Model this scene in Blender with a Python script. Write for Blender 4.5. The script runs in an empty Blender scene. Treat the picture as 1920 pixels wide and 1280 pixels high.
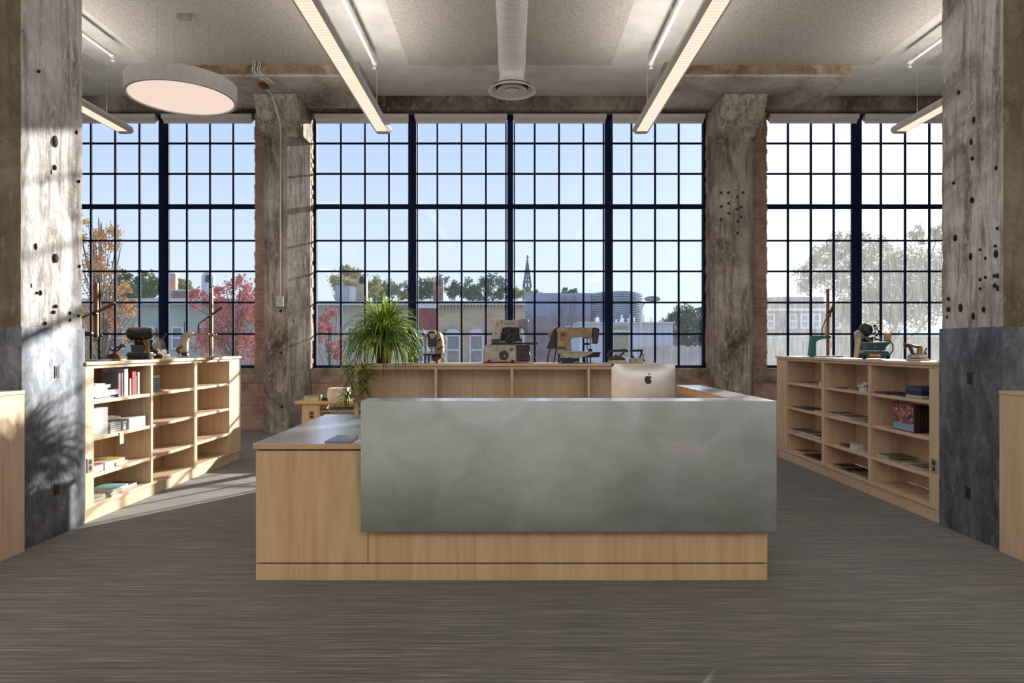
import bpy, bmesh, math, random
from mathutils import Vector, Matrix
PI = math.pi
C = bpy.context.scene.collection
F = 1280.0          # focal length in pixels of the 1920 px wide frame
EYE = 1.42
HOR = 648.0

# ------------------------------------------------------------------ camera
cd = bpy.data.cameras.new('camera'); cam = bpy.data.objects.new('camera', cd); C.objects.link(cam)
cd.sensor_width = 36; cd.lens = 24; cd.clip_end = 800
cam.location = (0, 0, EYE); cam.rotation_euler = (PI/2, 0, 0)
cd.shift_y = 8/1920
bpy.context.scene.camera = cam
vs = bpy.context.scene.view_settings
vs.view_transform = 'Standard'; vs.look = 'None'; vs.gamma = 1; vs.use_curve_mapping = False
vs.exposure = 0.22

# ------------------------------------------------------------------ sky and sun
SUN = Vector((0.66, 1.0, 0.335)).normalized()        # towards the sun
w = bpy.data.worlds.new('sky'); bpy.context.scene.world = w; w.use_nodes = True
nt = w.node_tree; nt.nodes.clear()
def wn(t, **k):
    n = nt.nodes.new(t)
    for a, b in k.items(): setattr(n, a, b)
    return n
tc = wn('ShaderNodeTexCoord'); sep = wn('ShaderNodeSeparateXYZ'); nt.links.new(tc.outputs['Generated'], sep.inputs[0])
ramp = wn('ShaderNodeValToRGB'); nt.links.new(sep.outputs[2], ramp.inputs[0])
cr = ramp.color_ramp
cr.elements[0].position = 0.0; cr.elements[0].color = (0.74, 0.83, 0.94, 1)
cr.elements[1].position = 1.0; cr.elements[1].color = (0.20, 0.32, 0.66, 1)
e = cr.elements.new(0.16); e.color = (0.60, 0.72, 0.92, 1)
e = cr.elements.new(0.34); e.color = (0.43, 0.57, 0.86, 1)
dot = wn('ShaderNodeVectorMath', operation='DOT_PRODUCT'); nt.links.new(tc.outputs['Generated'], dot.inputs[0]); dot.inputs[1].default_value = SUN
def wm(op, a, b):
    n = wn('ShaderNodeMath', operation=op)
    for i, v in enumerate((a, b)):
        if isinstance(v, (int, float)): n.inputs[i].default_value = v
        else: nt.links.new(v, n.inputs[i])
    return n.outputs[0]
d0 = wm('MAXIMUM', dot.outputs['Value'], 0.0)
g1 = wm('MULTIPLY', wm('POWER', d0, 60.0), 1.1)
g2 = wm('MULTIPLY', wm('POWER', d0, 9.0), 0.17)
glow = wm('ADD', g1, g2)
gc = wn('ShaderNodeMix', data_type='RGBA', blend_type='ADD'); gc.inputs[0].default_value = 1.0
mulc = wn('ShaderNodeVectorMath', operation='SCALE'); mulc.inputs[0].default_value = (1.0, 0.95, 0.86); nt.links.new(glow, mulc.inputs['Scale'])
nt.links.new(ramp.outputs[0], gc.inputs[6]); nt.links.new(mulc.outputs[0], gc.inputs[7])
bg = wn('ShaderNodeBackground'); nt.links.new(gc.outputs[2], bg.inputs[0]); bg.inputs[1].default_value = 1.0
wo = wn('ShaderNodeOutputWorld'); nt.links.new(bg.outputs[0], wo.inputs[0])

sl = bpy.data.lights.new('sun', 'SUN'); sl.energy = 11.0; sl.angle = 0.011; sl.color = (1.0, 0.95, 0.88)
so = bpy.data.objects.new('sun', sl); C.objects.link(so); so.location = (6, 12, 9)
so.rotation_euler = SUN.to_track_quat('Z', 'Y').to_euler()

def area(name, loc, sx, sy, power, color, up=False, rot=None):
    l = bpy.data.lights.new(name, 'AREA'); l.shape = 'RECTANGLE'; l.size = sx; l.size_y = sy; l.energy = power; l.color = color
    o = bpy.data.objects.new(name, l); C.objects.link(o); o.location = loc
    o.rotation_euler = rot if rot else ((PI, 0, 0) if up else (0, 0, 0))
    return o
WARM = (1.0, 0.93, 0.86)
UPW = 60; DOWNW = 10; HALL_FILLW = 200
LIGHT_X = (-5.52, -1.84, 1.84, 5.52)
for lx in LIGHT_X:                                    # tubes of the linear pendants, light goes up and down
    area('tube_up', (lx, 6.0, 4.585), 0.16, 7.2, UPW, WARM, up=True)
    area('tube_down', (lx, 6.0, 4.40), 0.16, 7.2, DOWNW, WARM)
for lx in (-7.4, -3.7, 0, 3.7, 7.4):                  # added fill lamps, unseen behind the camera, to brighten the room
    area('hall_fill_up', (lx, -5.6, 4.5), 0.5, 5.6, HALL_FILLW, (1, 0.96, 0.92), up=True)
    area('hall_fill_down', (lx, -5.6, 4.42), 0.5, 5.6, HALL_FILLW*0.5, (1, 0.96, 0.92))

# ------------------------------------------------------------------ materials
def srgb(c):
    return tuple(((v/255)/12.92 if v/255 <= 0.04045 else ((v/255+0.055)/1.055)**2.4) for v in c)
class Mat:
    def __init__(s, name):
        s.m = bpy.data.materials.new(name); s.m.use_nodes = True; s.t = s.m.node_tree
        s.b = s.t.nodes['Principled BSDF']; s.out = s.t.nodes['Material Output']; s.co = None
    def n(s, t, **k):
        x = s.t.nodes.new(t)
        for a, b in k.items(): setattr(x, a, b)
        return x
    def l(s, a, b): s.t.links.new(a, b)
    def coord(s, scale=(1, 1, 1), rot=(0, 0, 0)):
        if s.co is None: s.co = s.n('ShaderNodeTexCoord').outputs['Object']
        mp = s.n('ShaderNodeMapping'); mp.inputs['Scale'].default_value = scale; mp.inputs['Rotation'].default_value = rot
        s.l(s.co, mp.inputs[0]); return mp.outputs[0]
    def noise(s, scale, detail=4, rough=0.6, vec=None, dist=0.0):
        x = s.n('ShaderNodeTexNoise'); x.inputs['Scale'].default_value = scale; x.inputs['Detail'].default_value = detail
        x.inputs['Roughness'].default_value = rough; x.inputs['Distortion'].default_value = dist
        s.l(vec if vec is not None else s.coord(), x.inputs['Vector']); return x.outputs['Fac']
    def ramp(s, fac, stops):
        r = s.n('ShaderNodeValToRGB'); s.l(fac, r.inputs[0]); e = r.color_ramp.elements
        while len(e) < len(stops): e.new(0.5)
        for i, (p, c) in enumerate(stops):
            e[i].position = p
            e[i].color = (c, c, c, 1) if isinstance(c, (int, float)) else srgb(c) + (1,)
        return r.outputs[0]
    def mix(s, fac, a, b, bt='MIX'):
        x = s.n('ShaderNodeMix', data_type='RGBA', blend_type=bt)
        for i, v in ((0, fac), (6, a), (7, b)):
            if isinstance(v, (int, float)): x.inputs[i].default_value = v
            elif isinstance(v, tuple): x.inputs[i].default_value = srgb(v) + (1,)
            else: s.l(v, x.inputs[i])
        return x.outputs[2]
    def math(s, op, a, b=0.0):
        x = s.n('ShaderNodeMath', operation=op)
        for i, v in enumerate((a, b)):
            if isinstance(v, (int, float)): x.inputs[i].default_value = v
            else: s.l(v, x.inputs[i])
        return x.outputs[0]
    def set(s, col=None, rough=None, metal=None, spec=None):
        for key, v in (('Base Color', col), ('Roughness', rough), ('Metallic', metal), ('Specular IOR Level', spec)):
            if v is None: continue
            if isinstance(v, (int, float)): s.b.inputs[key].default_value = v
            elif isinstance(v, tuple): s.b.inputs[key].default_value = srgb(v) + (1,)
            else: s.l(v, s.b.inputs[key])
        return s
    def bump(s, h, strength=0.3, dist=0.01):
        x = s.n('ShaderNodeBump'); x.inputs['Strength'].default_value = strength; x.inputs['Distance'].default_value = dist
        s.l(h, x.inputs['Height']); s.l(x.outputs[0], s.b.inputs['Normal']); return s

def plain(name, c, rough=0.5, metal=0.0, var=0.12, scale=14, bump=0.0):
    m = Mat(name)
    dk = tuple(v*(1-var) for v in c); lt = tuple(min(255, v*(1+var*0.6)) for v in c)
    f = m.noise(scale, 5, 0.6)
    m.set(m.ramp(f, [(0.35, dk), (0.65, lt)]), rough, metal)
    if bump: m.bump(f, bump, 0.01)
    return m.m
_cache = {}
def pm(c, rough=0.5, metal=0.0, var=0.1):
    k = (c, rough, metal, var)
    if k not in _cache: _cache[k] = plain('paint_%02x%02x%02x' % c + ('_metal' if metal else ''), c, rough, metal, var)
    return _cache[k]

def wood(name, base, dark, light, horiz=False, rough=0.42):
    m = Mat(name)
    st = (0.6, 7, 7) if horiz else (7, 7, 0.55)
    v = m.coord(st)
    f1 = m.noise(1.6, 4, 0.55, v, 1.6)
    rings = m.n('ShaderNodeTexWave'); rings.wave_type = 'BANDS'; rings.bands_direction = 'X'
    rings.inputs['Scale'].default_value = 0.55; rings.inputs['Distortion'].default_value = 9; rings.inputs['Detail'].default_value = 2.5
    m.l(m.coord((2.2, 2.2, 0.5) if not horiz else (0.5, 2.2, 2.2)), rings.inputs['Vector'])
    fine = m.noise(30, 3, 0.6, v)
    a = m.ramp(f1, [(0.3, dark), (0.5, base), (0.72, light)])
    b = m.mix(m.math('MULTIPLY', rings.outputs['Fac'], 0.22), a, dark)
    c = m.mix(m.math('MULTIPLY', m.ramp(fine, [(0.45, 0.0), (0.7, 1.0)]), 0.16), b, dark)
    m.set(c, rough); m.bump(fine, 0.05, 0.002)
    return m.m
MAPLE = wood('maple_laminate', (214, 188, 157), (200, 171, 138), (223, 200, 172))
MAPLE_H = wood('maple_laminate_horizontal', (214, 188, 157), (200, 171, 138), (223, 200, 172), True)
DESKWOOD = wood('maple_desk_veneer', (208, 175, 130), (191, 155, 109), (218, 188, 146))
EDGEWOOD = wood('oak_edge_band', (204, 166, 118), (180, 138, 92), (214, 178, 130), True)

def concrete(name, cols, streak=0.5, holes=0.0, bump=0.5, big=0.9):
    m = Mat(name)
    f = m.noise(big, 8, 0.68, None, 0.6)
    base = m.ramp(f, [(0.34, cols[0]), (0.45, cols[1]), (0.54, cols[2]), (0.64, cols[3])])
    s1 = m.noise(2.4, 7, 0.7, m.coord((4.5, 4.5, 0.5)), 0.8)
    c = m.mix(m.math('MULTIPLY', m.ramp(s1, [(0.46, 0.0), (0.62, 1.0)]), streak), base, cols[0])
    g = m.noise(26, 6, 0.7)
    c = m.mix(m.math('MULTIPLY', m.ramp(g, [(0.52, 0.0), (0.66, 1.0)]), 0.55), c, cols[1])
    s2 = m.noise(5.5, 8, 0.75, m.coord((2.5, 2.5, 1.0)), 0.5)
    c = m.mix(m.math('MULTIPLY', m.ramp(s2, [(0.55, 0.0), (0.62, 1.0)]), 0.6), c, cols[3])
    h = m.math('ADD', m.math('MULTIPLY', g, 0.6), s2)
    if holes:
        vo = m.n('ShaderNodeTexVoronoi'); vo.inputs['Scale'].default_value = 2.2; m.l(m.coord((1.6, 1.6, 1.0)), vo.inputs['Vector'])
        hole = m.ramp(vo.outputs['Distance'], [(0.04, 1.0), (0.06, 0.0)])
        pick = m.ramp(m.noise(1.3, 2, 0.5), [(0.5, 0.0), (0.52, 1.0)])
        hm = m.math('MULTIPLY', hole, pick)
        c = m.mix(hm, c, (38, 30, 24)); h = m.math('SUBTRACT', h, m.math('MULTIPLY', hm, 1.5))
    m.set(c, 0.85, spec=0.25); m.bump(h, bump, 0.02)
    return m.m
CONC_PALE = concrete('whitewashed_part_lit_concrete', [(104, 90, 80), (178, 172, 169), (208, 206, 207), (228, 227, 229)], 0.75, 0.5)
CONC_BROWN = concrete('brown_part_shaded_concrete', [(84, 70, 54), (122, 107, 86), (142, 128, 105), (165, 152, 128)], 0.4, 0.3)
CONC_REAR = concrete('rear_column_concrete', [(82, 70, 58), (154, 144, 130), (182, 174, 163), (208, 203, 195)], 0.75, 0.4)
CONC_DROP = concrete('stained_slab_concrete', [(98, 78, 62), (164, 153, 142), (194, 187, 179), (214, 210, 205)], 0.15, 0.0, 0.5, 0.75)
CONC_BEAM = concrete('dark_beam_concrete', [(66, 56, 50), (104, 94, 86), (130, 119, 108), (158, 148, 137)], 0.2, 0.0, 0.5, 1.2)
RUSTCONC = concrete('rust_stained_edge_concrete', [(76, 54, 34), (134, 110, 82), (160, 140, 114), (185, 171, 152)], 0.1, 0.0, 0.6, 1.6)

m = Mat('patinated_steel_sheet')
f = m.noise(4.2, 9, 0.78, m.coord((1.5, 1.5, 0.8)), 0.3); g = m.noise(17, 7, 0.75)
c = m.ramp(f, [(0.3, (62, 62, 66)), (0.46, (98, 102, 110)), (0.58, (128, 132, 140)), (0.7, (168, 168, 168))])
c = m.mix(m.math('MULTIPLY', m.ramp(g, [(0.55, 0.0), (0.65, 1.0)]), 0.5), c, (130, 124, 114))
m.set(c, m.ramp(g, [(0.3, 0.34), (0.7, 0.6)]), 0.55); m.bump(f, 0.08, 0.01); STEEL = m.m

m = Mat('brushed_zinc')
f = m.noise(3.2, 8, 0.66, m.coord((1, 1, 1.2)), 0.9); g = m.noise(40, 3, 0.6, m.coord((0.35, 1, 6)))
c = m.ramp(f, [(0.3, (196, 208, 200)), (0.5, (210, 219, 211)), (0.7, (222, 228, 221))])
m.set(c, m.math('ADD', m.ramp(f, [(0.3, 0.19), (0.7, 0.24)]), m.math('MULTIPLY', g, 0.06)), 1.0)
ZINC = m.m
m = Mat('zinc_top'); f = m.noise(6, 6, 0.6)
m.set(m.ramp(f, [(0.3, (218, 223, 228)), (0.7, (232, 236, 240))]), m.ramp(f, [(0.3, 0.20), (0.7, 0.28)]), 0.85); ZINC_TOP = m.m

m = Mat('striped_loop_carpet')
ya = m.noise(1.0, 3, 0.75, m.coord((2.0, 150, 1))); yb = m.noise(1.0, 2, 0.6, m.coord((0.9, 70, 1)))
tile = m.n('ShaderNodeTexBrick'); tile.inputs['Scale'].default_value = 1.0; tile.inputs['Mortar Size'].default_value = 0.0
tile.inputs['Brick Width'].default_value = 0.9; tile.inputs['Row Height'].default_value = 0.45
tile.inputs['Color1'].default_value = (0.42, 0.42, 0.42, 1); tile.inputs['Color2'].default_value = (0.58, 0.58, 0.58, 1); m.l(m.coord(), tile.inputs['Vector'])
pile = m.noise(380, 2, 0.6)
c = m.ramp(ya, [(0.33, (40, 35, 33)), (0.47, (77, 71, 69)), (0.55, (100, 94, 91)), (0.64, (178, 168, 142))])
c = m.mix(0.4, c, m.ramp(yb, [(0.38, (54, 49, 47)), (0.5, (86, 81, 79)), (0.62, (122, 116, 108))]))
c = m.mix(0.30, c, m.mix(1.0, c, tile.outputs['Color'], 'OVERLAY'))
c = m.mix(0.35, c, m.mix(1.0, c, m.ramp(pile, [(0.3, 0.25), (0.7, 0.85)]), 'OVERLAY'))
m.set(c, 0.95, spec=0.15); m.b.inputs['Sheen Weight'].default_value = 0.25
m.bump(m.math('ADD', ya, pile), 0.6, 0.004); CARPET = m.m

m = Mat('acoustic_fibre_board'); f = m.noise(38, 5, 0.85)
m.set(m.ramp(f, [(0.32, (146, 139, 129)), (0.5, (184, 179, 171)), (0.66, (204, 200, 193))]), 0.95, spec=0.1); m.bump(f, 0.5, 0.006); FIBRE = m.m
m = Mat('white_painted_slab'); f = m.noise(3, 6, 0.6)
m.set(m.ramp(f, [(0.3, (190, 188, 182)), (0.7, (212, 210, 205))]), 0.7); m.bump(m.noise(9, 6), 0.2, 0.01); SLAB = m.m

def brickm(name, c1, c2, mortar, wash=None):
    m = Mat(name)
    br = m.n('ShaderNodeTexBrick'); br.inputs['Scale'].default_value = 1.0
    br.inputs['Brick Width'].default_value = 0.215; br.inputs['Row Height'].default_value = 0.075; br.inputs['Mortar Size'].default_value = 0.006
    br.inputs['Color1'].default_value = srgb(c1)+(1,); br.inputs['Color2'].default_value = srgb(c2)+(1,); br.inputs['Mortar'].default_value = srgb(mortar)+(1,)
    geo = m.n('ShaderNodeTexCoord').outputs['Object']; sp = m.n('ShaderNodeSeparateXYZ'); m.l(geo, sp.inputs[0])
    cb = m.n('ShaderNodeCombineXYZ'); m.l(m.math('ADD', sp.outputs[0], sp.outputs[1]), cb.inputs[0]); m.l(sp.outputs[2], cb.inputs[1])
    m.l(cb.outputs[0], br.inputs['Vector'])
    c = m.mix(0.45, br.outputs['Color'], m.ramp(m.noise(5, 7, 0.7), [(0.35, (104, 72, 60)), (0.5, (160, 124, 108)), (0.65, (196, 172, 154))]))
    if wash: c = m.mix(m.math('MULTIPLY', m.ramp(m.noise(1.5, 6, 0.7), [(0.42, 0.0), (0.6, 1.0)]), 0.7), c, wash)
    m.set(c, 0.9); m.bump(m.math('SUBTRACT', m.noise(20, 5), m.math('MULTIPLY', br.outputs['Fac'], 0.8)), 0.5, 0.012)
    return m.m
BRICK = brickm('old_brick', (172, 118, 96), (146, 102, 86), (170, 156, 142), (186, 166, 148))
m = Mat('sill_concrete'); f = m.noise(4, 7, 0.7)
m.set(m.ramp(f, [(0.35, (100, 84, 70)), (0.5, (140, 124, 106)), (0.68, (170, 158, 142))]), 0.9); m.bump(f, 0.4, 0.01); SILL = m.m

FRAME = plain('dark_navy_window_steel', (22, 32, 64), 0.6, 0.0, 0.15); FRAME.node_tree.nodes['Principled BSDF'].inputs['Specular IOR Level'].default_value = 0.08
WHITEP = plain('white_powder_coat', (226, 225, 224), 0.4, 0.0, 0.03)
SILVER = plain('satin_aluminium', (190, 192, 196), 0.32, 0.85, 0.05)
BLACK = pm((24, 23, 25), 0.4); BLACKM = pm((44, 42, 44), 0.35, 0.7)
SHADE = plain('roller_shade_vinyl', (204, 200, 200), 0.7, 0.0, 0.03)

def glass(name, dirt):
    m = Mat(name); t = m.t; t.nodes.remove(m.b)
    tr = m.n('ShaderNodeBsdfTransparent'); tr.inputs[0].default_value = (0.97, 0.985, 0.985, 1)
    gl = m.n('ShaderNodeBsdfGlossy'); gl.inputs['Roughness'].default_value = 0.03
    fr = m.n('ShaderNodeFresnel'); fr.inputs[0].default_value = 1.45
    mx = m.n('ShaderNodeMixShader'); m.l(m.math('MULTIPLY', fr.outputs[0], 0.28), mx.inputs[0]); m.l(tr.outputs[0], mx.inputs[1]); m.l(gl.outputs[0], mx.inputs[2])
    last = mx.outputs[0]
    if dirt:
        tl = m.n('ShaderNodeBsdfTranslucent'); tl.inputs[0].default_value = (0.85, 0.86, 0.85, 1)
        st = m.noise(6, 6, 0.7, m.coord((5, 5, 0.6)), 0.3); sp = m.noise(90, 2, 0.6)
        sepz = m.n('ShaderNodeSeparateXYZ'); m.l(m.coord(), sepz.inputs[0])
        a = m.ramp(st, [(0.35, dirt*0.5), (0.65, dirt*1.2)])
        a = m.math('ADD', a, m.math('MULTIPLY', m.ramp(sp, [(0.6, 0.0), (0.7, 1.0)]), dirt*0.9))
        mr = m.n('ShaderNodeMapRange'); mr.inputs[1].default_value = 2.0; mr.inputs[2].default_value = 3.6; mr.inputs[3].default_value = 1.0; mr.inputs[4].default_value = 0.35; m.l(sepz.outputs[2], mr.inputs[0])
        a = m.math('MULTIPLY', a, mr.outputs[0])
        m2 = m.n('ShaderNodeMixShader'); m.l(a, m2.inputs[0]); m.l(last, m2.inputs[1]); m.l(tl.outputs[0], m2.inputs[2]); last = m2.outputs[0]
    m.l(last, m.out.inputs[0]); return m.m
GLASS = glass('window_glass', 0.010); GLASS_DIRTY = glass('dusty_window_glass', 0.08)

def emis(name, col, strength, lines=0):
    m = Mat(name); e = m.n('ShaderNodeEmission'); e.inputs[0].default_value = srgb(col)+(1,); e.inputs[1].default_value = strength
    if lines:
        wv = m.n('ShaderNodeTexWave'); wv.wave_type = 'BANDS'; wv.bands_direction = 'Y'; wv.inputs['Scale'].default_value = lines
        m.l(m.coord(), wv.inputs['Vector']); m.l(m.mix(m.math('MULTIPLY', wv.outputs['Fac'], 0.3), col, (150, 118, 95)), e.inputs[0])
    m.l(e.outputs[0], m.out.inputs[0]); return m.m
LENS = emis('lit_louvre_lens', (255, 232, 208), 1.05, 5.2)
LENS_R = emis('lit_opal_lens', (240, 214, 200), 0.92)

# ------------------------------------------------------------------ mesh building
class MB:
    def __init__(s): s.v = []; s.f = []; s.mi = []; s.M = Matrix(); s.cur = 0
    def add(s, vs_, fs):
        o = len(s.v); s.v += [tuple(s.M @ Vector(p)) for p in vs_]
        for f in fs: s.f.append([o+i for i in f]); s.mi.append(s.cur)
        return s
    def box(s, x0, x1, y0, y1, z0, z1):
        if x0 > x1: x0, x1 = x1, x0
        if y0 > y1: y0, y1 = y1, y0
        if z0 > z1: z0, z1 = z1, z0
        return s.add([(x0,y0,z0),(x1,y0,z0),(x1,y1,z0),(x0,y1,z0),(x0,y0,z1),(x1,y0,z1),(x1,y1,z1),(x0,y1,z1)],
                     [(0,3,2,1),(4,5,6,7),(0,1,5,4),(1,2,6,5),(2,3,7,6),(3,0,4,7)])
    def prism(s, pts, a, b, axis='y'):
        def P(u, v, t): return (u, t, v) if axis == 'y' else ((t, u, v) if axis == 'x' else (u, v, t))
        n = len(pts); V = [P(u, v, a) for u, v in pts] + [P(u, v, b) for u, v in pts]
        return s.add(V, [tuple(range(n))[::-1], tuple(range(n, 2*n))] + [(i, (i+1) % n, n+(i+1) % n, n+i) for i in range(n)])
    def tube(s, pts, r, n=8, cap=True):
        pts = [Vector(p) for p in pts]; rs = r if isinstance(r, (list, tuple)) else [r]*len(pts)
        V = []; up = Vector((0, 0, 1)); last = None
        for i, p in enumerate(pts):
            t = (pts[min(i+1, len(pts)-1)] - pts[max(i-1, 0)]).normalized()
            if last is None:
                a = t.cross(up); a = a if a.length > 0.05 else t.cross(Vector((1, 0, 0)))
            else: a = last - t*last.dot(t)
            a.normalize(); last = a; b = t.cross(a)
            for k in range(n):
                an = 2*PI*k/n; V.append(p + (a*math.cos(an) + b*math.sin(an))*rs[i])
        Fs = []
        for i in range(len(pts)-1):
            for k in range(n): Fs.append((i*n+k, i*n+(k+1) % n, (i+1)*n+(k+1) % n, (i+1)*n+k))
        if cap: Fs += [tuple(range(n))[::-1], tuple((len(pts)-1)*n+k for k in range(n))]
        return s.add(V, Fs)
    def lathe(s, prof, c=(0, 0, 0), axis='z', n=28):
        V = []; Fs = []
        for r, h in prof:
            for k in range(n):
                an = 2*PI*k/n; u, v = r*math.cos(an), r*math.sin(an)
                V.append((c[0]+u, c[1]+v, c[2]+h) if axis == 'z' else ((c[0]+u, c[1]+h, c[2]+v) if axis == 'y' else (c[0]+h, c[1]+u, c[2]+v)))
        for i in range(len(prof)-1):
            for k in range(n): Fs.append((i*n+k, i*n+(k+1) % n, (i+1)*n+(k+1) % n, (i+1)*n+k))
        Fs += [tuple(range(n))[::-1], tuple((len(prof)-1)*n+k for k in range(n))]
        return s.add(V, Fs)
    def ell(s, c, rx, ry, rz, n=14, m_=8):
        prof = [(math.sin(PI*i/m_), -math.cos(PI*i/m_)) for i in range(m_+1)]
        V = []; Fs = []
        for r, h in prof:
            for k in range(n):
                an = 2*PI*k/n; V.append((c[0]+rx*max(r, .001)*math.cos(an), c[1]+ry*max(r, .001)*math.sin(an), c[2]+rz*h))
        for i in range(m_):
            for k in range(n): Fs.append((i*n+k, i*n+(k+1) % n, (i+1)*n+(k+1) % n, (i+1)*n+k))
        return s.add(V, Fs)
    def build(s, name, mat, parent=None, world=False, bevel=0, smooth=False, seg=2):
        me = bpy.data.meshes.new(name)
        V = s.v
        if parent is not None and world:
            inv = Matrix.Translation(-parent.location); V = [tuple(inv @ Vector(p)) for p in V]
        me.from_pydata(V, [], s.f)
        mats = mat if isinstance(mat, (list, tuple)) else [mat]
        for mm in mats: me.materials.append(mm)
        if len(mats) > 1:
            for p, i in zip(me.polygons, s.mi): p.material_index = i
        bm = bmesh.new(); bm.from_mesh(me); bmesh.ops.recalc_face_normals(bm, faces=bm.faces); bm.to_mesh(me); bm.free()
        if smooth:
            for p in me.polygons: p.use_smooth = True
        o = bpy.data.objects.new(name, me); C.objects.link(o)
        if parent is not None: o.parent = parent
        if bevel:
            b = o.modifiers.new('bevel', 'BEVEL'); b.width = bevel; b.segments = seg; b.limit_method = 'ANGLE'; b.angle_limit = 0.7
        if smooth:
            try: me.set_sharp_from_angle(angle=0.7)
            except Exception: pass
        return o
def box(*a): return MB().box(*a)

def empty(name, loc, rz=0):
    o = bpy.data.objects.new(name, None); o.empty_display_size = 0.1; C.objects.link(o); o.location = loc; o.rotation_euler = (0, 0, rz); return o
def tag(o, label, cat, group=None, kind=None):
    if label: o['label'] = label
    if cat: o['category'] = cat
    if group: o['group'] = group
    if kind: o['kind'] = kind
    return o
def thing(name, label, cat, loc=(0, 0, 0), rz=0, group=None): return tag(empty(name, loc, rz), label, cat, group)
def struct(o): o['kind'] = 'structure'; return o
def X(px, Y): return (px-960)/F*Y
def Z(py, Y): return EYE + (HOR-py)/F*Y
def arc(cx, cz, r, a0, a1, n=8): return [(cx+r*math.cos(math.radians(a0+(a1-a0)*i/n)), cz+r*math.sin(math.radians(a0+(a1-a0)*i/n))) for i in range(n+1)]

# ================================================================== THE ROOM
WY = 11.75                      # window plane
struct(box(-12, 12, -9, 11.9, -0.2, 0).build('floor', CARPET))
ceil = struct(box(-12, 12, -9, 11.9, 5.6, 5.8).build('ceiling', SLAB))
lanes = [(-9.0, -6.12), (-5.27, -2.32), (-1.52, 1.47), (2.31, 5.33), (6.12, 9.0)]
for x0, x1 in lanes:
    y = 10.08
    for k in range(4):
        box(x0, x1, y-1.246, y, 5.56, 5.602).build('acoustic_panel', FIBRE, ceil); y -= 1.25
    box(x0, x1, -8.9, y, 5.56, 5.602).build('acoustic_panel', FIBRE, ceil)
# back wall: brick spandrel, piers, sill, head beam
WIN = [(-11.05, -4.35), (-3.40, 3.32), (4.31, 11.0)]
wb = struct(box(-12, 12, 11.55, 11.9, 0, 0.90).build('wall_back', BRICK))
edges = [-12] + [v for w_ in WIN for v in w_] + [12]
rnd = random.Random(4)
for i in range(0, len(edges), 2):
    x0, x1 = edges[i], edges[i+1]
    b = MB(); z = 0.9
    while z < 5.36:                                   # courses step in and out at the reveal
        j = rnd.uniform(-0.006, 0.014); k = rnd.uniform(-0.006, 0.014)
        b.box(x0-k if i else x0, x1+j, 11.55, 11.9, z, min(z+0.074, 5.37)); z += 0.0755
    b.build('brick_pier', BRICK, wb)
struct(box(-12, 12, 11.42, 11.9, 5.365, 5.6).build('trim_1', CONC_BEAM))
struct(box(-12, 12, 11.53, 11.9, 0.80, 1.04).build('trim_2', SILL))
struct(box(-12.2, -12, -9, 11.9, 0, 5.6).build('wall_left', CONC_REAR))
struct(box(12, 12.2, -9, 11.9, 0, 5.6).build('wall_right', CONC_REAR))
rw = MB(); rw.box(-12, 12, -9.2, -9, 0, 1.05).box(-12, 12, -9.2, -9, 5.2, 5.6)
for x0, x1 in ((-12, -10.9), (-4.4, -3.4), (3.4, 4.4), (10.9, 12)): rw.box(x0, x1, -9.2, -9, 1.05, 5.2)
struct(rw.build('wall_rear', BRICK))

ROWS = [5.33, 4.90, 4.376, 3.228, 2.70, 2.164, 1.622, 1.08]
def window(n, x0, x1, mulls, gmat):
    w_ = empty('window_%d' % n, ((x0+x1)/2, WY, 1.04)); struct(w_)
    f = MB(); f.box(x0, x0+.045, WY-.05, WY+.05, 1.04, 5.365).box(x1-.045, x1, WY-.05, WY+.05, 1.04, 5.365)
    f.box(x0, x1, WY-.05, WY+.05, 1.04, 1.085).box(x0, x1, WY-.05, WY+.05, 5.32, 5.365)
    f.build('window_frame', FRAME, w_, True, bevel=.004)
    box(x0+.04, x1-.04, WY-.035, WY+.045, 3.775, 3.85).build('transom', FRAME, w_, True, bevel=.004)
    for mx in mulls: 
        b = box(mx-.05, mx+.05, WY-.06, WY+.05, 1.04, 5.40); b.box(mx-.085, mx-.062, WY-.02, WY+.04, 1.04, 5.36); b.box(mx+.062, mx+.085, WY-.02, WY+.04, 1.04, 5.36)
        b.build('mullion', FRAME, w_, True, bevel=.004)
    es = [x0+.045] + list(mulls) + [x1-.045]
    for i in range(len(es)-1):
        a, b_ = es[i], es[i+1]; g = MB()
        for k in range(1, 4):
            xx = a + (b_-a)*k/4; g.box(xx-.016, xx+.016, WY-.014, WY+.016, 1.08, 5.33)
        for zz in ROWS[1:-1]: g.box(a, b_, WY-.014, WY+.016, zz-.015, zz+.015)
        g.build('glazing_bars', FRAME, w_, True)
        box(a, b_, WY+.004, WY+.009, 1.08, 5.33).build('pane', gmat, w_, True)
    return w_
window(1, *WIN[0], (-9.33, -7.66, -5.99), GLASS)
window(2, *WIN[1], (-1.70, -0.03, 1.65), GLASS)
window(3, *WIN[2], (5.93, 7.60, 9.27), GLASS_DIRTY)

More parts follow.
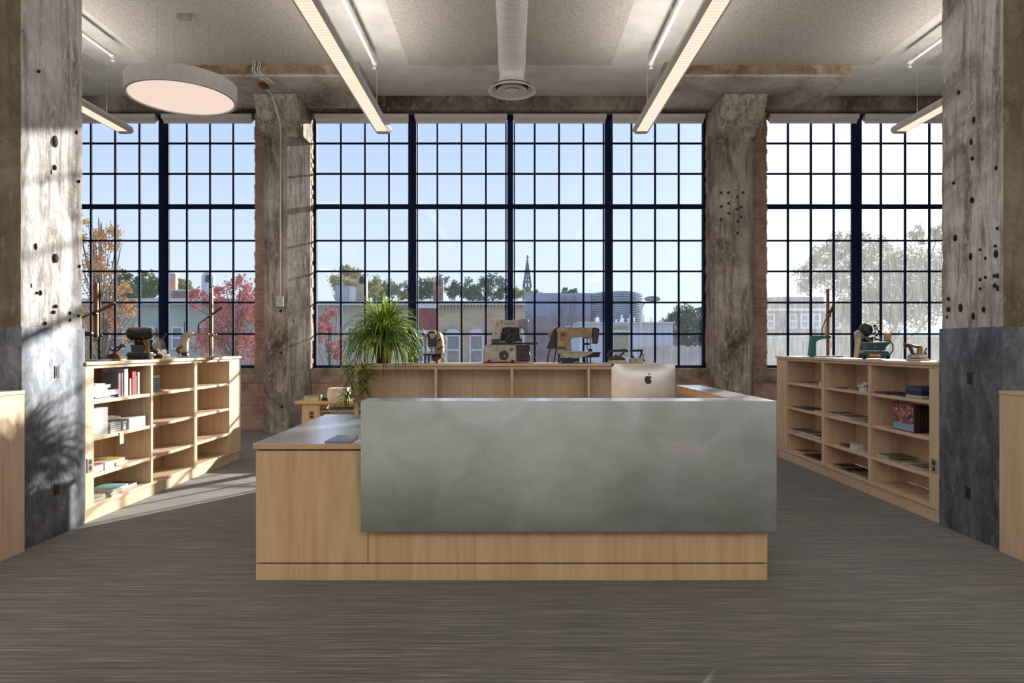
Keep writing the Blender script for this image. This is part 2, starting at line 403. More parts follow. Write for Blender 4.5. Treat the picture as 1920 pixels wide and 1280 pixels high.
# roller shades rolled up in their cassettes at each window head
def shade(x0, x1, lab):
    t = thing('roller_shade', lab, 'roller shade', ((x0+x1)/2, WY-.13, 5.24), 0, 'roller shades at the window heads')
    b = MB(); b.lathe([(.052, x0-t.location.x+.03), (.052, x1-t.location.x-.03)], (0, 0, .045), 'x', 16); b.build('roll', SHADE, t, smooth=True)
    box(x0+.02, x1-.02, WY-.21, WY-.19, 5.265, 5.345).build('valance', SHADE, t, True, bevel=.004)
    box(x0+.04, x1-.04, WY-.145, WY-.13, 5.20, 5.25).build('hem_bar', SHADE, t, True)
names = {0: ['leftmost of all the visible roller shades, at the head of the left window', 'roller shade at the head of the left window, beside the left rear column'],
         1: ['roller shade at the centre window head, in the bay beside the left rear column', 'roller shade at the centre window head, just left of the middle mullion',
             'roller shade at the centre window head, just right of the middle mullion', 'roller shade at the centre window head, in the bay beside the right rear column'],
         2: ['roller shade at the head of the right window, beside the right rear column', 'roller shade at the head of the right window, farthest right behind the front column']}
for a, b, l in [(-7.66, -5.99, names[0][0]), (-5.99, -4.35, names[0][1]), (-3.4, -1.70, names[1][0]), (-1.70, -.03, names[1][1]), (-.03, 1.65, names[1][2]),
                (1.65, 3.32, names[1][3]), (4.31, 5.93, names[2][0]), (5.93, 7.60, names[2][1])]:
    shade(a+.03, b-.03, l)

# drop panels (thickened slab round the rear columns)
def rough_box(x0, x1, y0, y1, z0, z1, amp, step, seed):
    """box whose faces are subdivided and roughened like old shuttered concrete"""
    r = random.Random(seed); bm = bmesh.new()
    bmesh.ops.create_cube(bm, size=1)
    for v in bm.verts: v.co = Vector(((x0+x1)/2 + v.co.x*(x1-x0), (y0+y1)/2 + v.co.y*(y1-y0), (z0+z1)/2 + v.co.z*(z1-z0)))
    for ax, (a, b) in enumerate(((x0, x1), (y0, y1), (z0, z1))):
        n = int((b-a)/step)
        for i in range(1, n):
            p = [0, 0, 0]; p[ax] = a+(b-a)*i/n; nn = [0, 0, 0]; nn[ax] = 1
            bmesh.ops.bisect_plane(bm, geom=bm.verts[:]+bm.edges[:]+bm.faces[:], plane_co=p, plane_no=nn)
    from mathutils import noise
    bm.normal_update()
    for v in bm.verts:
        d = noise.noise(v.co*5+Vector((seed, 0, 0)))*amp + noise.noise(v.co*14)*amp*.5
        v.co -= v.normal*abs(d)
    mb = MB(); bm.verts.index_update(); mb.v = [tuple(v.co) for v in bm.verts]; mb.f = [[v.index for v in f.verts] for f in bm.faces]; mb.mi = [0]*len(mb.f); bm.free(); return mb
for sx, lab in ((-1, 'left'), (1, 'right')):
    x0, x1 = (-5.0, -2.25) if sx < 0 else (2.25, 5.0)
    t = struct(empty('trim_%d' % (3 if sx < 0 else 4), ((x0+x1)/2, 10.8, 5.385)))
    b = rough_box(x0, x1, 10.08, 11.5, 5.385, 5.598, .012, .12, 3+sx)
    b.build('slab_block', CONC_DROP, t, True)
    # the worn edge board imprint along the front
    box(x0, x1, 10.068, 10.079, 5.43, 5.598).build('edge_band', RUSTCONC, t, True)

# rear columns: chamfered shaft, forward flaring capital
def rear_column(cx, lab, holes, ch):
    t = thing('concrete_column', lab, 'column', (cx, 11.3, 0))
    h = .345; c = .13; y0 = 11.1; y1 = 11.56
    poly = [(cx-h, y1), (cx-h, y0+c), (cx-h+c, y0), (cx+h-ch[0], y0), (cx+h, y0+ch[1]), (cx+h, y1)]
    b = MB(); n = 26; V = []; Fs = []
    from mathutils import noise
    for i in range(n+1):
        z = 5.385*i/n
        for (px_, py_) in poly:
            d = Vector((noise.noise(Vector((px_*3, z*1.7, 1))), noise.noise(Vector((py_*3, z*1.7, px_))), 0))*.012
            V.append((px_+d.x, py_+d.y, z))
    m_ = len(poly)
    for i in range(n):
        for k in range(m_): Fs.append((i*m_+k, i*m_+(k+1) % m_, (i+1)*m_+(k+1) % m_, (i+1)*m_+k))
    Fs += [tuple(range(m_))[::-1], tuple(n*m_+k for k in range(m_))]
    b.add(V, Fs); b.build('shaft', CONC_REAR, t, True)
    b = MB(); b.prism([(11.12, 4.82), (10.98, 5.0), (10.74, 5.384), (11.56, 5.384), (11.56, 4.82)], cx-h, cx+h, 'x')
    b.build('capital', CONC_REAR, t, True, bevel=.012)
    for (px_, py_) in holes:
        yy = y0-.004; xx = X(px_, y0)
        hb = MB(); hb.lathe([(.024, 0), (.026, .012)], (xx, yy-.002, Z(py_, y0)), 'y', 10); hb.build('bolt_hole', BLACK, t, True)
    return t
rear_column(X(531, 11.1)-.02, 'grey concrete column between the left and centre windows, carrying a conduit and switch box', [(526, 583), (527, 661), (528, 762)], (.255, .40))
rear_column(X(1383, 11.1)+.02, 'brown concrete column between the centre and right windows, peppered with bolt holes', [(1352, 361), (1366, 361), (1366, 381), (1352, 387), (1383, 369), (1393, 361), (1366, 400), (1382, 392), (1352, 411), (1389, 388), (1383, 415), (1390, 407), (1383, 437)], (.17, .3))
# conduit and switch box on the left rear column
t = thing('conduit', 'thin grey conduit running down the left rear column to a switch box', 'conduit', (X(525, 11.1), 11.07, 3.0))
xx = X(526, 11.07)
b = MB(); b.tube([(X(494, 10.3), 10.3, 5.36), (X(511, 10.72), 10.70, 5.34), (X(526, 10.95), 10.93, 4.98), (xx, 11.075, 4.85), (xx, 11.075, 2.22)], .012, 8); b.build('pipe', WHITEP, t, True, smooth=True)
box(xx-.06, xx+.06, 11.03, 11.09, 2.05, 2.22).build('switch_box', pm((196, 190, 180), .5), t, True, bevel=.006)
# white bent conduits and red box under the left drop panel
t = thing('conduit', 'bundle of white conduits bending under the left slab edge to a red box', 'conduit', (X(482, 10.1), 10.1, 5.4))
for k, dx in enumerate((0, .03, .075, .105)):
    x_ = X(473, 10.0)+dx; b = MB()
    pts = [(x_+.03+.02, 9.9, 5.55)] + [(x_ - .035*math.sin(PI*i/6) + .10*(i/6)**2, 10.035+.10*(i/6)**2, 5.53-.16*i/6) for i in range(7)] + [(x_+.13, 10.28, 5.365)]
    b.tube(pts, .0075, 6); b.build('white_pipe', WHITEP, t, True, smooth=True)
box(X(486, 10.3), X(499, 10.3), 10.27, 10.42, 5.33, 5.383).build('junction_box', pm((120, 22, 20), .4), t, True, bevel=.004)

# front columns with plates
def front_column(sx, lab, holes, plates):
    cx = sx*3.78; t = thing('concrete_column', lab, 'column', (cx, 5.1, 0))
    x0, x1 = (-4.15, -3.41) if sx < 0 else (3.41, 4.15)
    b = rough_box(x0, x1, 4.74, 5.42, 1.55, 5.598, .018, .09, 11+sx)
    # whitewashed aisle face, browner others; part of this contrast is light put into colour
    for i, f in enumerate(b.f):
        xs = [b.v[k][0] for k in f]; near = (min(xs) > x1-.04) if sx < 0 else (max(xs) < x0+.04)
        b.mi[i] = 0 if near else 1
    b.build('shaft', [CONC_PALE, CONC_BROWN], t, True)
    sb = box(x0-.012, x1+.012, 4.728, 5.432, 0, 1.555); sb.build('steel_cladding', STEEL, t, True, bevel=.004)
    fx = (-3.41 if sx < 0 else 3.41)
    for (px_, py_, r) in holes:
        Y_ = 3.41*F/abs(960-px_); hb = MB()
        prof = []
        rr = random.Random(px_)
        hb.M = Matrix.Translation((fx, Y_, Z(py_, Y_))) @ Matrix.Diagonal((1, rr.uniform(.6, 1), rr.uniform(.9, 1.7), 1))
        hb.ell((0, 0, 0), .012, r, r, 12, 6); hb.build('pock_hole', pm((40, 30, 24), .9), t, True)
    for (px_, py_) in plates:
        Y_ = 3.40*F/abs(960-px_); fz = Z(py_, Y_); f2 = -3.398 if sx < 0 else 3.398
        p_ = box(f2-.01, f2+.004 if sx < 0 else f2+.01, Y_-.028, Y_+.028, fz-.045, fz+.045) if sx < 0 else box(f2-.004, f2+.01, Y_-.028, Y_+.028, fz-.045, fz+.045)
        o = p_.build('outlet_cutout', pm((66, 54, 40), .6, .3), t, True, bevel=.002)
        box(f2-.006, f2+.006, Y_-.014, Y_+.014, fz-.03, fz+.03).build('opening', BLACK, o, False).location = -t.location
        o.children[0].location = -t.location
    return t
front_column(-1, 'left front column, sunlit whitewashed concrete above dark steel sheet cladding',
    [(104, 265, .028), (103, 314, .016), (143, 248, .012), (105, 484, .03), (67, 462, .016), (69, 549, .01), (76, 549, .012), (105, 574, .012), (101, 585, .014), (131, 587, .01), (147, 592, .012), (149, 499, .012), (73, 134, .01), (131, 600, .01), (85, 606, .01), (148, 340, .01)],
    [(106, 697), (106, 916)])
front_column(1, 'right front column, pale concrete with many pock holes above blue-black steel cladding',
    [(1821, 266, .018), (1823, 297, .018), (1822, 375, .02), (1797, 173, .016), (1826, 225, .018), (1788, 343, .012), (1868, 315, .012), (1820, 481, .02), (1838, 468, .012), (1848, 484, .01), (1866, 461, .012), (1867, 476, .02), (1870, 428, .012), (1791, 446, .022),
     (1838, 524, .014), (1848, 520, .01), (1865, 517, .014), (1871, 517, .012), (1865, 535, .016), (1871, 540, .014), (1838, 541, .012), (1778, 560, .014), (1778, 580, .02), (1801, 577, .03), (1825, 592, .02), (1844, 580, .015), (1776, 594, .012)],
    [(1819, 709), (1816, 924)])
# low maple cabinets in front of the columns, cut by the frame
for sx, lab in ((-1, 'pale maple cabinet side at the left edge, in front of the sunlit column'), (1, 'pale maple cabinet side at the right edge, in front of the pock-marked column')):
    x0, x1 = (-4.15, -3.37) if sx < 0 else (3.37, 4.15)
    t = thing('low_cabinet', lab, 'cabinet', (sx*3.76, 3.7, 0))
    box(x0, x1, 2.6, 4.72, 0, 1.085).build('body', MAPLE, t, True)
    box(x0-.004, x1+.004, 2.6, 4.722, 1.087, 1.112).build('top', MAPLE_H, t, True, bevel=.003)

# ================================================================== CEILING SERVICES
def linear_pendant(lx, lab):
    t = thing('linear_pendant_light', lab, 'ceiling light', (lx, 6.0, 4.45), 0, 'long linear pendant lights')
    y0, y1 = 2.3, 9.74
    prof = [(-.12, -.0), (-.085, -.035), (-.08, -.035), (-.08, -.022), (.08, -.022), (.08, -.035), (.085, -.035), (.12, 0), (.115, .035), (.085, .062), (-.085, .062), (-.115, .035)]
    b = MB(); b.prism([(x, z+.04) for x, z in prof], y0-6, y1-6, 'y'); b.build('housing', WHITEP, t, bevel=.003)
    b = MB()
    V = []
    for yy, s_ in ((y1-6, 1), (y1-6+.02, .93), (y1-6+.035, .75)):
        V += [(x*s_, yy, (z+.035)*s_) for x, z in [(-.12, 0), (-.085, -.035), (.085, -.035), (.12, 0), (.115, .035), (.085, .062), (-.085, .062), (-.115, .035)]]
    Fs = [(i*8+k, i*8+(k+1) % 8, (i+1)*8+(k+1) % 8, (i+1)*8+k) for i in range(2) for k in range(8)] + [tuple(range(8))[::-1], tuple(range(16, 24))]
    b.add(V, Fs); b.build('end_cap', SILVER, t)
    y = y1-.06
    while y > y0+.3:
        yy0 = max(y-1.2, y0+.02)
        box(-.078, .078, yy0-6, y-6, .010, .020).build('lens', LENS, t); 
        y = yy0-.02
    for yy in (3.0, 6.1, 9.3):
        b = MB(); b.tube([(0, yy-6, .10), (0, yy-6, 1.11)], .0025, 5); b.build('hanging_cable', SILVER, t)
for lx, lab in zip(LIGHT_X, ('long white linear light at far left, half hidden by the left column', 'long white linear light left of the spiral duct', 'long white linear light right of the spiral duct', 'long white linear light at far right, half hidden by the right column')):
    linear_pendant(lx, lab)

hp = struct(empty('trim_5', (0, -5.6, 4.46)))  # housings added around the unseen fill lamps
for lx in (-7.4, -3.7, 0, 3.7, 7.4): box(lx-.25, lx+.25, -8.4, -2.8, 4.43, 4.49).build('hall_fill_housing', WHITEP, hp, True)
t = thing('round_pendant_light', 'large round drum pendant light with white rim and opal lens', 'ceiling light', (-4.11, 8.5, 4.49))
b = MB(); b.lathe([(.62, 0), (.64, .004), (.64, .19), (.635, .2), (.02, .2), (.02, .19), (.63, .19), (.60, .18), (.60, 0)][:4]+[(.0, .2)], (0, 0, 0), 'z', 64)
b = MB(); n = 72
prof = [(.605, .03), (.605, 0.0), (.64, 0.0), (.64, .20), (.02, .20)]
b.lathe(prof, (0, 0, 0), 'z', n); b.build('drum', WHITEP, t, smooth=True)
b = MB(); b.lathe([(.60, .012), (.6, .018)], (0, 0, 0), 'z', n); b.build('lens', LENS_R, t, smooth=True)
for px_, py_ in ((294, 10), (327, 36), (362, 8), (392, 40)):
    yy = 4.16*F/(HOR-py_); xx = X(px_, yy); 
    # hang straight down onto the drum
    dx, dy = xx+4.11, yy-8.5; L = math.hypot(dx, dy); k = min(1, .55/L) if L else 1
    b = MB(); b.tube([(dx*k, dy*k, .19), (dx*k, dy*k, 1.07)], .0025, 5); b.build('hanging_cable', SILVER, t)
t.location.z = 4.49
o = thing('ceiling_junction_box', 'small grey junction box on the fibre ceiling above the round pendant', 'junction box', (X(347, 8.55), 8.55, 5.5))
box(-.09, .07, -.04, .04, 0, .06).build('box', pm((150, 148, 138), .5), o, bevel=.006)
b = MB(); b.tube([(.07, 0, .03), (.12, .03, -.02), (.14, .08, .0), (.15, .12, .06)], .006, 6); b.build('flex_wire', pm((180, 178, 170), .5), o, smooth=True)
area('drum_light', (-4.11, 8.5, 4.485), .9, .9, 18, WARM)

# spiral duct
t = thing('spiral_duct', 'white spiral duct with round ceiling diffuser above the desk', 'duct', (0, 9.0, 5.36))
R_ = .18
b = MB(); b.tube([(0, -9.5, 0), (0, 0.62, 0)], R_, 40); b.build('duct', plain('white_painted_duct', (232, 231, 229), .25, .15, .03), t, smooth=True)
b = MB(); pts = []
turns = 64; y0_, y1_ = -7.0, .35
for i in range(turns*20+1):
    a = 2*PI*i/20; pts.append((math.cos(a)*(R_+.002), y0_+(y1_-y0_)*i/(turns*20), math.sin(a)*(R_+.002)))
b.tube(pts, .0035, 5); b.build('spiral_seam', WHITEP, t, smooth=True)
b = MB(); b.tube([(0, .33, 0), (0, .36, 0), (0, .66, 0), (0, .68, 0)], [R_+.004, R_+.012, R_+.012, R_-.02], 40); b.tube([(0, .50, .0), (0, .50, -.36)], R_-.005, 40); b.build('end_collar', WHITEP, t, smooth=True)
df = MB(); df.lathe([(.18, -.25), (.20, -.30), (.27, -.355), (.33, -.395), (.335, -.405), (.325, -.41), (.26, -.372), (.2, -.32)], (0, .50, 0), 'z', 56); dfo = df.build('diffuser', WHITEP, t, smooth=True)
df = MB(); df.lathe([(.0, -.33), (.12, -.335), (.20, -.375), (.215, -.398), (.20, -.402), (.11, -.37), (0, -.365)], (0, .50, 0), 'z', 56); df.build('diffuser_ring', WHITEP, dfo, smooth=True)
df = MB(); df.lathe([(0, -.37), (.05, -.378), (.09, -.40), (.085, -.41), (.04, -.412), (0, -.412)], (0, .50, 0), 'z', 48); df.build('diffuser_cone', WHITEP, dfo, smooth=True)
df = MB(); df.lathe([(.27, -.34), (.27, -.345), (0, -.345)], (0, .50, 0), 'z', 40); df.build('throat', pm((50, 52, 60), .6), dfo, smooth=True)

# sprinkler pipes in the bare strips
def sprinkler(x, y1, lab, grp='white sprinkler pipes under the ceiling'):
    t = thing('sprinkler_pipe', lab, 'pipe', (x, 7.0, 5.38), 0, grp)
    b = MB(); b.tube([(0, -5, 0), (0, y1-7, 0)], .026, 12); b.build('pipe', WHITEP, t, smooth=True)
    b = MB(); b.tube([(0, y1-7-.02, 0), (0, y1-7+.05, 0)], .034, 12); b.tube([(0, y1-7+.02, .0), (0, y1-7+.02, -.07)], .012, 8); b.lathe([(.026, -.07), (.026, -.075)], (0, y1-6.98, 0), 'z', 12); b.build('sprinkler_head', WHITEP, t, smooth=True)
    for yy in (y1-1.2, y1-4):
        b = MB(); b.tube([(0, yy-7, .03), (0, yy-7, .22)], .004, 6); b.tube([(.03*math.cos(a), yy-7, .03*math.sin(a)) for a in [2*PI*i/14 for i in range(15)]], .003, 5)
        b.build('pipe_hanger', WHITEP, t)
sprinkler(-5.45, 9.3, 'white sprinkler pipe above the round pendant, next to the left column')
sprinkler(-1.93, 9.55, 'white sprinkler pipe beside the linear light left of the duct')
sprinkler(1.95, 9.55, 'white sprinkler pipe beside the linear light right of the duct')
sprinkler(5.55, 9.5, 'white sprinkler pipe next to the right column')

# ================================================================== RECEPTION DESK
D = thing('reception_desk', 'L-shaped maple reception desk with brushed zinc front panel', 'desk', (0, 4.9, 0))
box(-1.55, 1.545, 4.13, 4.40, 0, .098).build('plinth', DESKWOOD, D, True, bevel=.003)
box(-1.55, -1.35, 4.40, 5.85, 0, .098).build('plinth', DESKWOOD, D, True, bevel=.003)
box(1.38, 1.545, 4.40, 5.62, 0, .098).build('plinth', DESKWOOD, D, True, bevel=.003)
box(-1.54, 1.535, 4.145, 4.20, .098, .108).build('shadow_gap', pm((60, 42, 30), .7), D, True)
box(-1.55, -.873, 4.13, 4.17, .108, .785).build('left_panel', DESKWOOD, D, True, bevel=.002)
box(-.869, 1.545, 4.13, 4.17, .108, 1.05).build('front_panel', DESKWOOD, D, True, bevel=.002)
box(-1.55, -1.51, 4.172, 5.85, .108, .785).build('left_end_panel', DESKWOOD, D, True, bevel=.002)
box(-1.54, -.88, 4.15, 4.20, .783, .80).build('shadow_gap', pm((60, 42, 30), .7), D, True)
b = MB(); b.prism([(-1.56, 4.105), (-.87, 4.105), (-.87, 5.87), (-1.60, 5.87)], .797, .826, 'z'); b.build('low_counter', EDGEWOOD, D, True, bevel=.003)
b = MB(); b.prism([(-1.56, 4.105), (-.87, 4.105), (-.87, 5.87), (-1.60, 5.87)], .827, .8305, 'z'); b.build('low_counter_zinc_top', ZINC_TOP, D, True)
box(-.893, 1.563, 4.03, 4.045, .321, 1.0905).build('zinc_panel', ZINC, D, True, bevel=.002)
box(1.548, 1.563, 4.046, 5.66, .321, 1.0905).build('zinc_side_panel', ZINC, D, True, bevel=.002)
box(-.893, 1.563, 4.046, 4.27, 1.055, 1.089).build('counter_core', EDGEWOOD, D, True)
box(-.893, 1.563, 4.03, 4.27, 1.0905, 1.0935).build('zinc_counter_top', ZINC_TOP, D, True)
box(1.36, 1.546, 4.271, 5.66, 1.035, 1.089).build('return_counter', EDGEWOOD, D, True, bevel=.003)
box(1.357, 1.563, 4.271, 5.663, 1.0905, 1.0935).build('return_zinc_top', ZINC_TOP, D, True)
box(1.42, 1.545, 4.172, 5.05, .108, 1.033).build('return_panel', DESKWOOD, D, True, bevel=.002)
box(-.889, 1.418, 4.172, 4.27, .77, 1.05).build('riser_panel', MAPLE, D, True)
box(-.86, 1.41, 4.28, 5.55, .71, .74).build('worktop', MAPLE_H, D, True, bevel=.004)
box(1.35, 1.41, 5.1, 5.55, .108, .705).build('return_panel', DESKWOOD, D, True)

# computer on the worktop
px0, px1, Yc = 1146, 1265, 5.25
cx = (X(px0, Yc)+X(px1, Yc))/2; wd = X(px1, Yc)-X(px0, Yc); zt = Z(682, Yc)
t = thing('desktop_computer', 'aluminium all-in-one computer seen from behind on the reception desk', 'computer', (cx, Yc, .741), 0)
h0 = zt-.741
t_body = MB(); t_body.M = Matrix.Translation((0, 0, .12)) @ Matrix.Rotation(math.radians(4), 4, 'Y') @ Matrix.Rotation(math.radians(0), 4, 'X')
hh = wd*.78
zb = h0-hh
bm_ = MB(); n = 12; V = []; Fs = []
# curved aluminium back: bulges to the camera
nx, nz = 20, 14
def backy(u, v):
    du = 1-min(1, (abs(u)*1.0)**3.2); dv = 1-min(1, (abs(v)*1.0)**3.2)
    return -.018 - .032*du*dv
for j in range(nz+1):
    for i in range(nx+1):
        u = -1+2*i/nx; v = -1+2*j/nz
        V.append((u*wd/2, backy(u, v), zb+(v+1)/2*hh))
for j in range(nz):
    for i in range(nx): Fs.append((j*(nx+1)+i, j*(nx+1)+i+1, (j+1)*(nx+1)+i+1, (j+1)*(nx+1)+i))
bm_.add(V, Fs)
ALU = plain('anodised_aluminium_shell', (198, 194, 190), .36, .55, .03)
bm_.box(-wd/2, wd/2, -.018, -.004, zb, zb+hh)
body = bm_.build('shell', ALU, t, smooth=True)
box(-wd/2+.002, wd/2-.002, -.004, .004, zb+.002, zb+hh-.002).build('screen', BLACK, t)
box(-wd*.32, wd*.34, -.0225, -.0175, h0-.022, h0-.014).build('vent_slot', pm((70, 66, 68), .5), t)
# logo on the back: bitten apple with leaf
ap = MB(); s_ = .036
outline = [(0, .72), (.12, .80), (.34, .86), (.58, .76), (.70, .60), (.50, .42), (.44, .18), (.52, -.04), (.74, -.20), (.62, -.50), (.42, -.78), (.24, -.86), (0, -.76), (-.24, -.86), (-.44, -.76), (-.66, -.40), (-.76, 0), (-.74, .38), (-.58, .70), (-.34, .85), (-.12, .80)]
lx0 = (X(1213, Yc)-cx)
ap.prism([(lx0+u*s_, (Z(711.5, Yc)-.741)+v*s_) for u, v in outline], -.0535, -.0495, 'y')
leaf = [(.04, .98), (.06, 1.2), (.22, 1.42), (.36, 1.46), (.34, 1.22), (.20, 1.03)]
ap.prism([(lx0+u*s_, (Z(711.5, Yc)-.741)+v*s_) for u, v in leaf], -.0535, -.046, 'y')
ap.build('fruit_logo', pm((30, 30, 34), .3), t)
sx_ = lx0
st = MB(); st.prism([(-.062, .0), (-.10, .012), (-.050, .13), (-.046, .16), (-.03, .16), (-.03, .13), (-.075, .02), (-.04, .008), (.06, .008), (.06, 0)], sx_-.045, sx_+.055, 'x'); st.build('stand', ALU, t, bevel=.003)

# booklet lying on the low counter
t = thing('magazine', 'grey magazine with a pink panel lying on the low zinc counter', 'magazine', (-1.02, 4.26, .8312))
b = MB(); b.prism([(X(611, 4.16)+1.02, 4.13-4.26), (X(664, 4.16)+1.02, 4.135-4.26), (X(672, 4.42)+1.02, 4.42-4.26), (X(633, 4.42)+1.02, 4.42-4.26)], 0, .012, 'z'); b.build('cover', pm((120, 118, 130), .35), t, bevel=.001)
b = MB(); b.prism([(X(660, 4.3)+1.02, 4.24-4.26), (X(672, 4.3)+1.01, 4.24-4.26), (X(670, 4.42)+1.02, 4.40-4.26), (X(650, 4.42)+1.02, 4.40-4.26)], .0122, .013, 'z'); b.build('cover_picture', pm((176, 150, 150), .4), t)
t = thing('leaflet', 'loose white leaflet beside the magazine against the zinc panel', 'leaflet', (-.92, 4.14, .8315))
box(-.045, .01, -.02, .12, 0, .002).build('sheet', pm((214, 210, 216), .5), t)

# ================================================================== CABINET BEHIND THE DESK
B = thing('storage_cabinet', 'low open-fronted maple cabinet behind the desk carrying plant and sewing machines', 'cabinet', (0, 7.63, 0))
bx0, bx1, by0, by1, bz = X(666, 7.43), X(1238, 7.43), 7.43, 7.82, 1.228
box(bx0-.03, bx1+.02, by0-.02, by1+.02, bz-.028, bz).build('top', MAPLE_H, B, True, bevel=.003)
box(bx0, bx1, by0+.01, by0+.03, bz-.065, bz-.030).build('top_rail', MAPLE_H, B, True)
div = [bx0, X(817, by0), X(960, by0), X(1104, by0), bx1]
for i, xx in enumerate(div):
    o_ = .012 if i == 0 else (-.012 if i == 4 else 0)
    wv = .024 if i in (0, 4) else .013
    box(xx-wv+o_, xx+wv+o_, by0, by1-.02, .1, bz-.03).build('divider', MAPLE, B, True, bevel=.001)
for i in range(4):
    for zz in (.40, .72): box(div[i]+.03, div[i+1]-.03, by0+.02, by1-.03, zz, zz+.025).build('shelf', MAPLE_H, B, True)
box(bx0, bx1, by1-.02, by1, .1, bz-.03).build('back_panel', MAPLE, B, True)
box(bx0, bx1, by0+.005, by1-.02, .1, .128).build('bottom', MAPLE_H, B, True)
box(bx0+.01, bx1-.01, by0+.03, by1-.02, 0, .1).build('plinth', MAPLE_H, B, True)

# small side desk by the left rear column
t = thing('side_desk', 'small maple desk with bullnose top beside the left rear column', 'desk', (-2.3, 9.8, 0))
tz = Z(752, 9.5); b = MB(); b.prism([(9.5, tz-.026), (9.506, tz-.008), (9.52, tz), (10.15, tz), (10.15, tz-.055), (9.52, tz-.055), (9.506, tz-.046)], X(552, 9.5), -1.4, 'x'); b.build('desktop', EDGEWOOD, t, True, bevel=.006)
box(X(566, 9.55), X(596, 9.55), 9.55, 10.1, 0, tz-.056).build('pedestal', MAPLE, t, True, bevel=.003)
ob = box(X(580, 9.55), X(589, 9.55), 9.54, 9.55, Z(784, 9.55), Z(770, 9.55)).build('outlet', pm((140, 130, 120), .4, .3), t, True)
for dz in (.002, -.045): box(X(582, 9.55), X(587, 9.55), 9.535, 9.5405, Z(778, 9.55)+dz+.004, Z(778, 9.55)+dz+.032).build('socket', BLACK, t, True)
for xx in (X(598, 9.55), -1.55): box(xx-.012, xx+.012, 9.55, 10.1, .08, tz-.056).build('tray_side', MAPLE, t, True)
for k in range(4): box(X(598, 9.55)+.013, -1.563, 9.555, 10.1, .20+.10*k, .212+.10*k).build('tray_shelf', MAPLE_H, t, True)
t2 = thing('paper_tray_folder', 'blue folder lying in the open tray of the small side desk', 'folder', (-2.42, 9.75, .5125)); box(-.18, .2, -.15, .15, 0, .018).build('cover', pm((96, 116, 160), .4), t2)

# ================================================================== BOOKCASES
SH = [.972, .672, .372]
def bookcase(sx, ys, lab):
    """ys: near end, bay edges (near to far), far end"""
    t = thing('bookcase', lab, 'bookcase', (sx*3.58, (ys[0]+ys[-1])/2, 0))
    fx, bx_ = sx*3.40, sx*3.76
    def bb(a, b_, y0, y1, z0, z1, name, mat=MAPLE, bev=.0015): 
        return box(min(a, b_), max(a, b_), y0, y1, z0, z1).build(name, mat, t, True, bevel=bev)
    bb(sx*3.385, bx_, ys[0]-.01, ys[-1]+.01, 1.262, 1.289, 'top', MAPLE_H, .002)
    bb(fx, sx*3.42, ys[0], ys[-1], 1.235, 1.260, 'top_rail', MAPLE_H)
    bb(sx*3.415, bx_, ys[0], ys[-1]-.02, 0, .105, 'plinth', MAPLE_H)
    bb(fx, bx_-sx*.02, ys[0], ys[-1], .106, .132, 'bottom_shelf', MAPLE_H)
    bb(bx_-sx*.018, bx_, ys[0], ys[-1], .133, 1.26, 'back_panel')
    bays = ys[1:-1]
    bb(fx, sx*3.425, ys[0], bays[0][0], .133, 1.234, 'near_stile')
    bb(fx, sx*3.425, bays[-1][1], ys[-1], .133, 1.234, 'far_stile')
    bb(sx*3.426, bx_-sx*.02, ys[0], ys[0]+.02, .133, 1.234, 'end_panel'); bb(sx*3.426, bx_-sx*.02, ys[-1]-.02, ys[-1], .133, 1.26, 'end_panel')
    sides = [(bays[0][0]-.022, bays[0][0]), (bays[0][1], bays[1][0]), (bays[1][1], bays[2][0]), (bays[2][1], bays[2][1]+.022)]
    for i, (a, b_) in enumerate(sides):
        xs = fx if i in (1, 2) else sx*3.426
        p = bb(xs, bx_-sx*.02, a, b_, .133, 1.234, 'divider')
        # rows of shelf pin holes on the face turned to the camera
        h = MB()
        if i > 0:
            for xx in (3.49, 3.66):
                for k in range(32):
                    zz = .18+k*.033; h.lathe([(.0032, -.0006), (.0032, .0002)], (sx*xx, a, zz), 'y', 6)
            h.build('shelf_pin_holes', pm((90, 66, 46), .8), p, False).location = -t.location
    for (a, b_) in bays:
        for zz in SH: bb(sx*3.405, bx_-sx*.02, a+.003, b_-.003, zz-.028, zz, 'shelf', MAPLE_H)
    # socket plate
    oy = ys[0]+.02; oz = Z(873 if sx < 0 else 875, oy)
    o = box(min(sx*3.394, sx*3.40), max(sx*3.394, sx*3.40), oy-.0, oy+.075, oz-.058, oz+.058).build('outlet', SILVER, t, True, bevel=.0015)
    for dz in (-.024, .024):
        b = MB(); b.lathe([(.019, min(sx*3.3925, sx*3.3945)), (.019, max(sx*3.3925, sx*3.3945))], (0, oy+.0375, oz+dz), 'x', 16); b.build('socket', BLACK, t, True)
    return t
def yl(px): return 3.4*F/abs(960-px)
bookcase(-1, [5.437, (5.551, 6.428), (6.467, 7.302), (7.376, 8.211), 8.56], 'left maple bookcase in the sun, full of white booklets and books')
bookcase(1, [5.437, (5.565, 6.475), (6.52, 7.44), (7.50, 8.45), 8.76], 'right maple bookcase in shade, with books lying flat on its shelves')

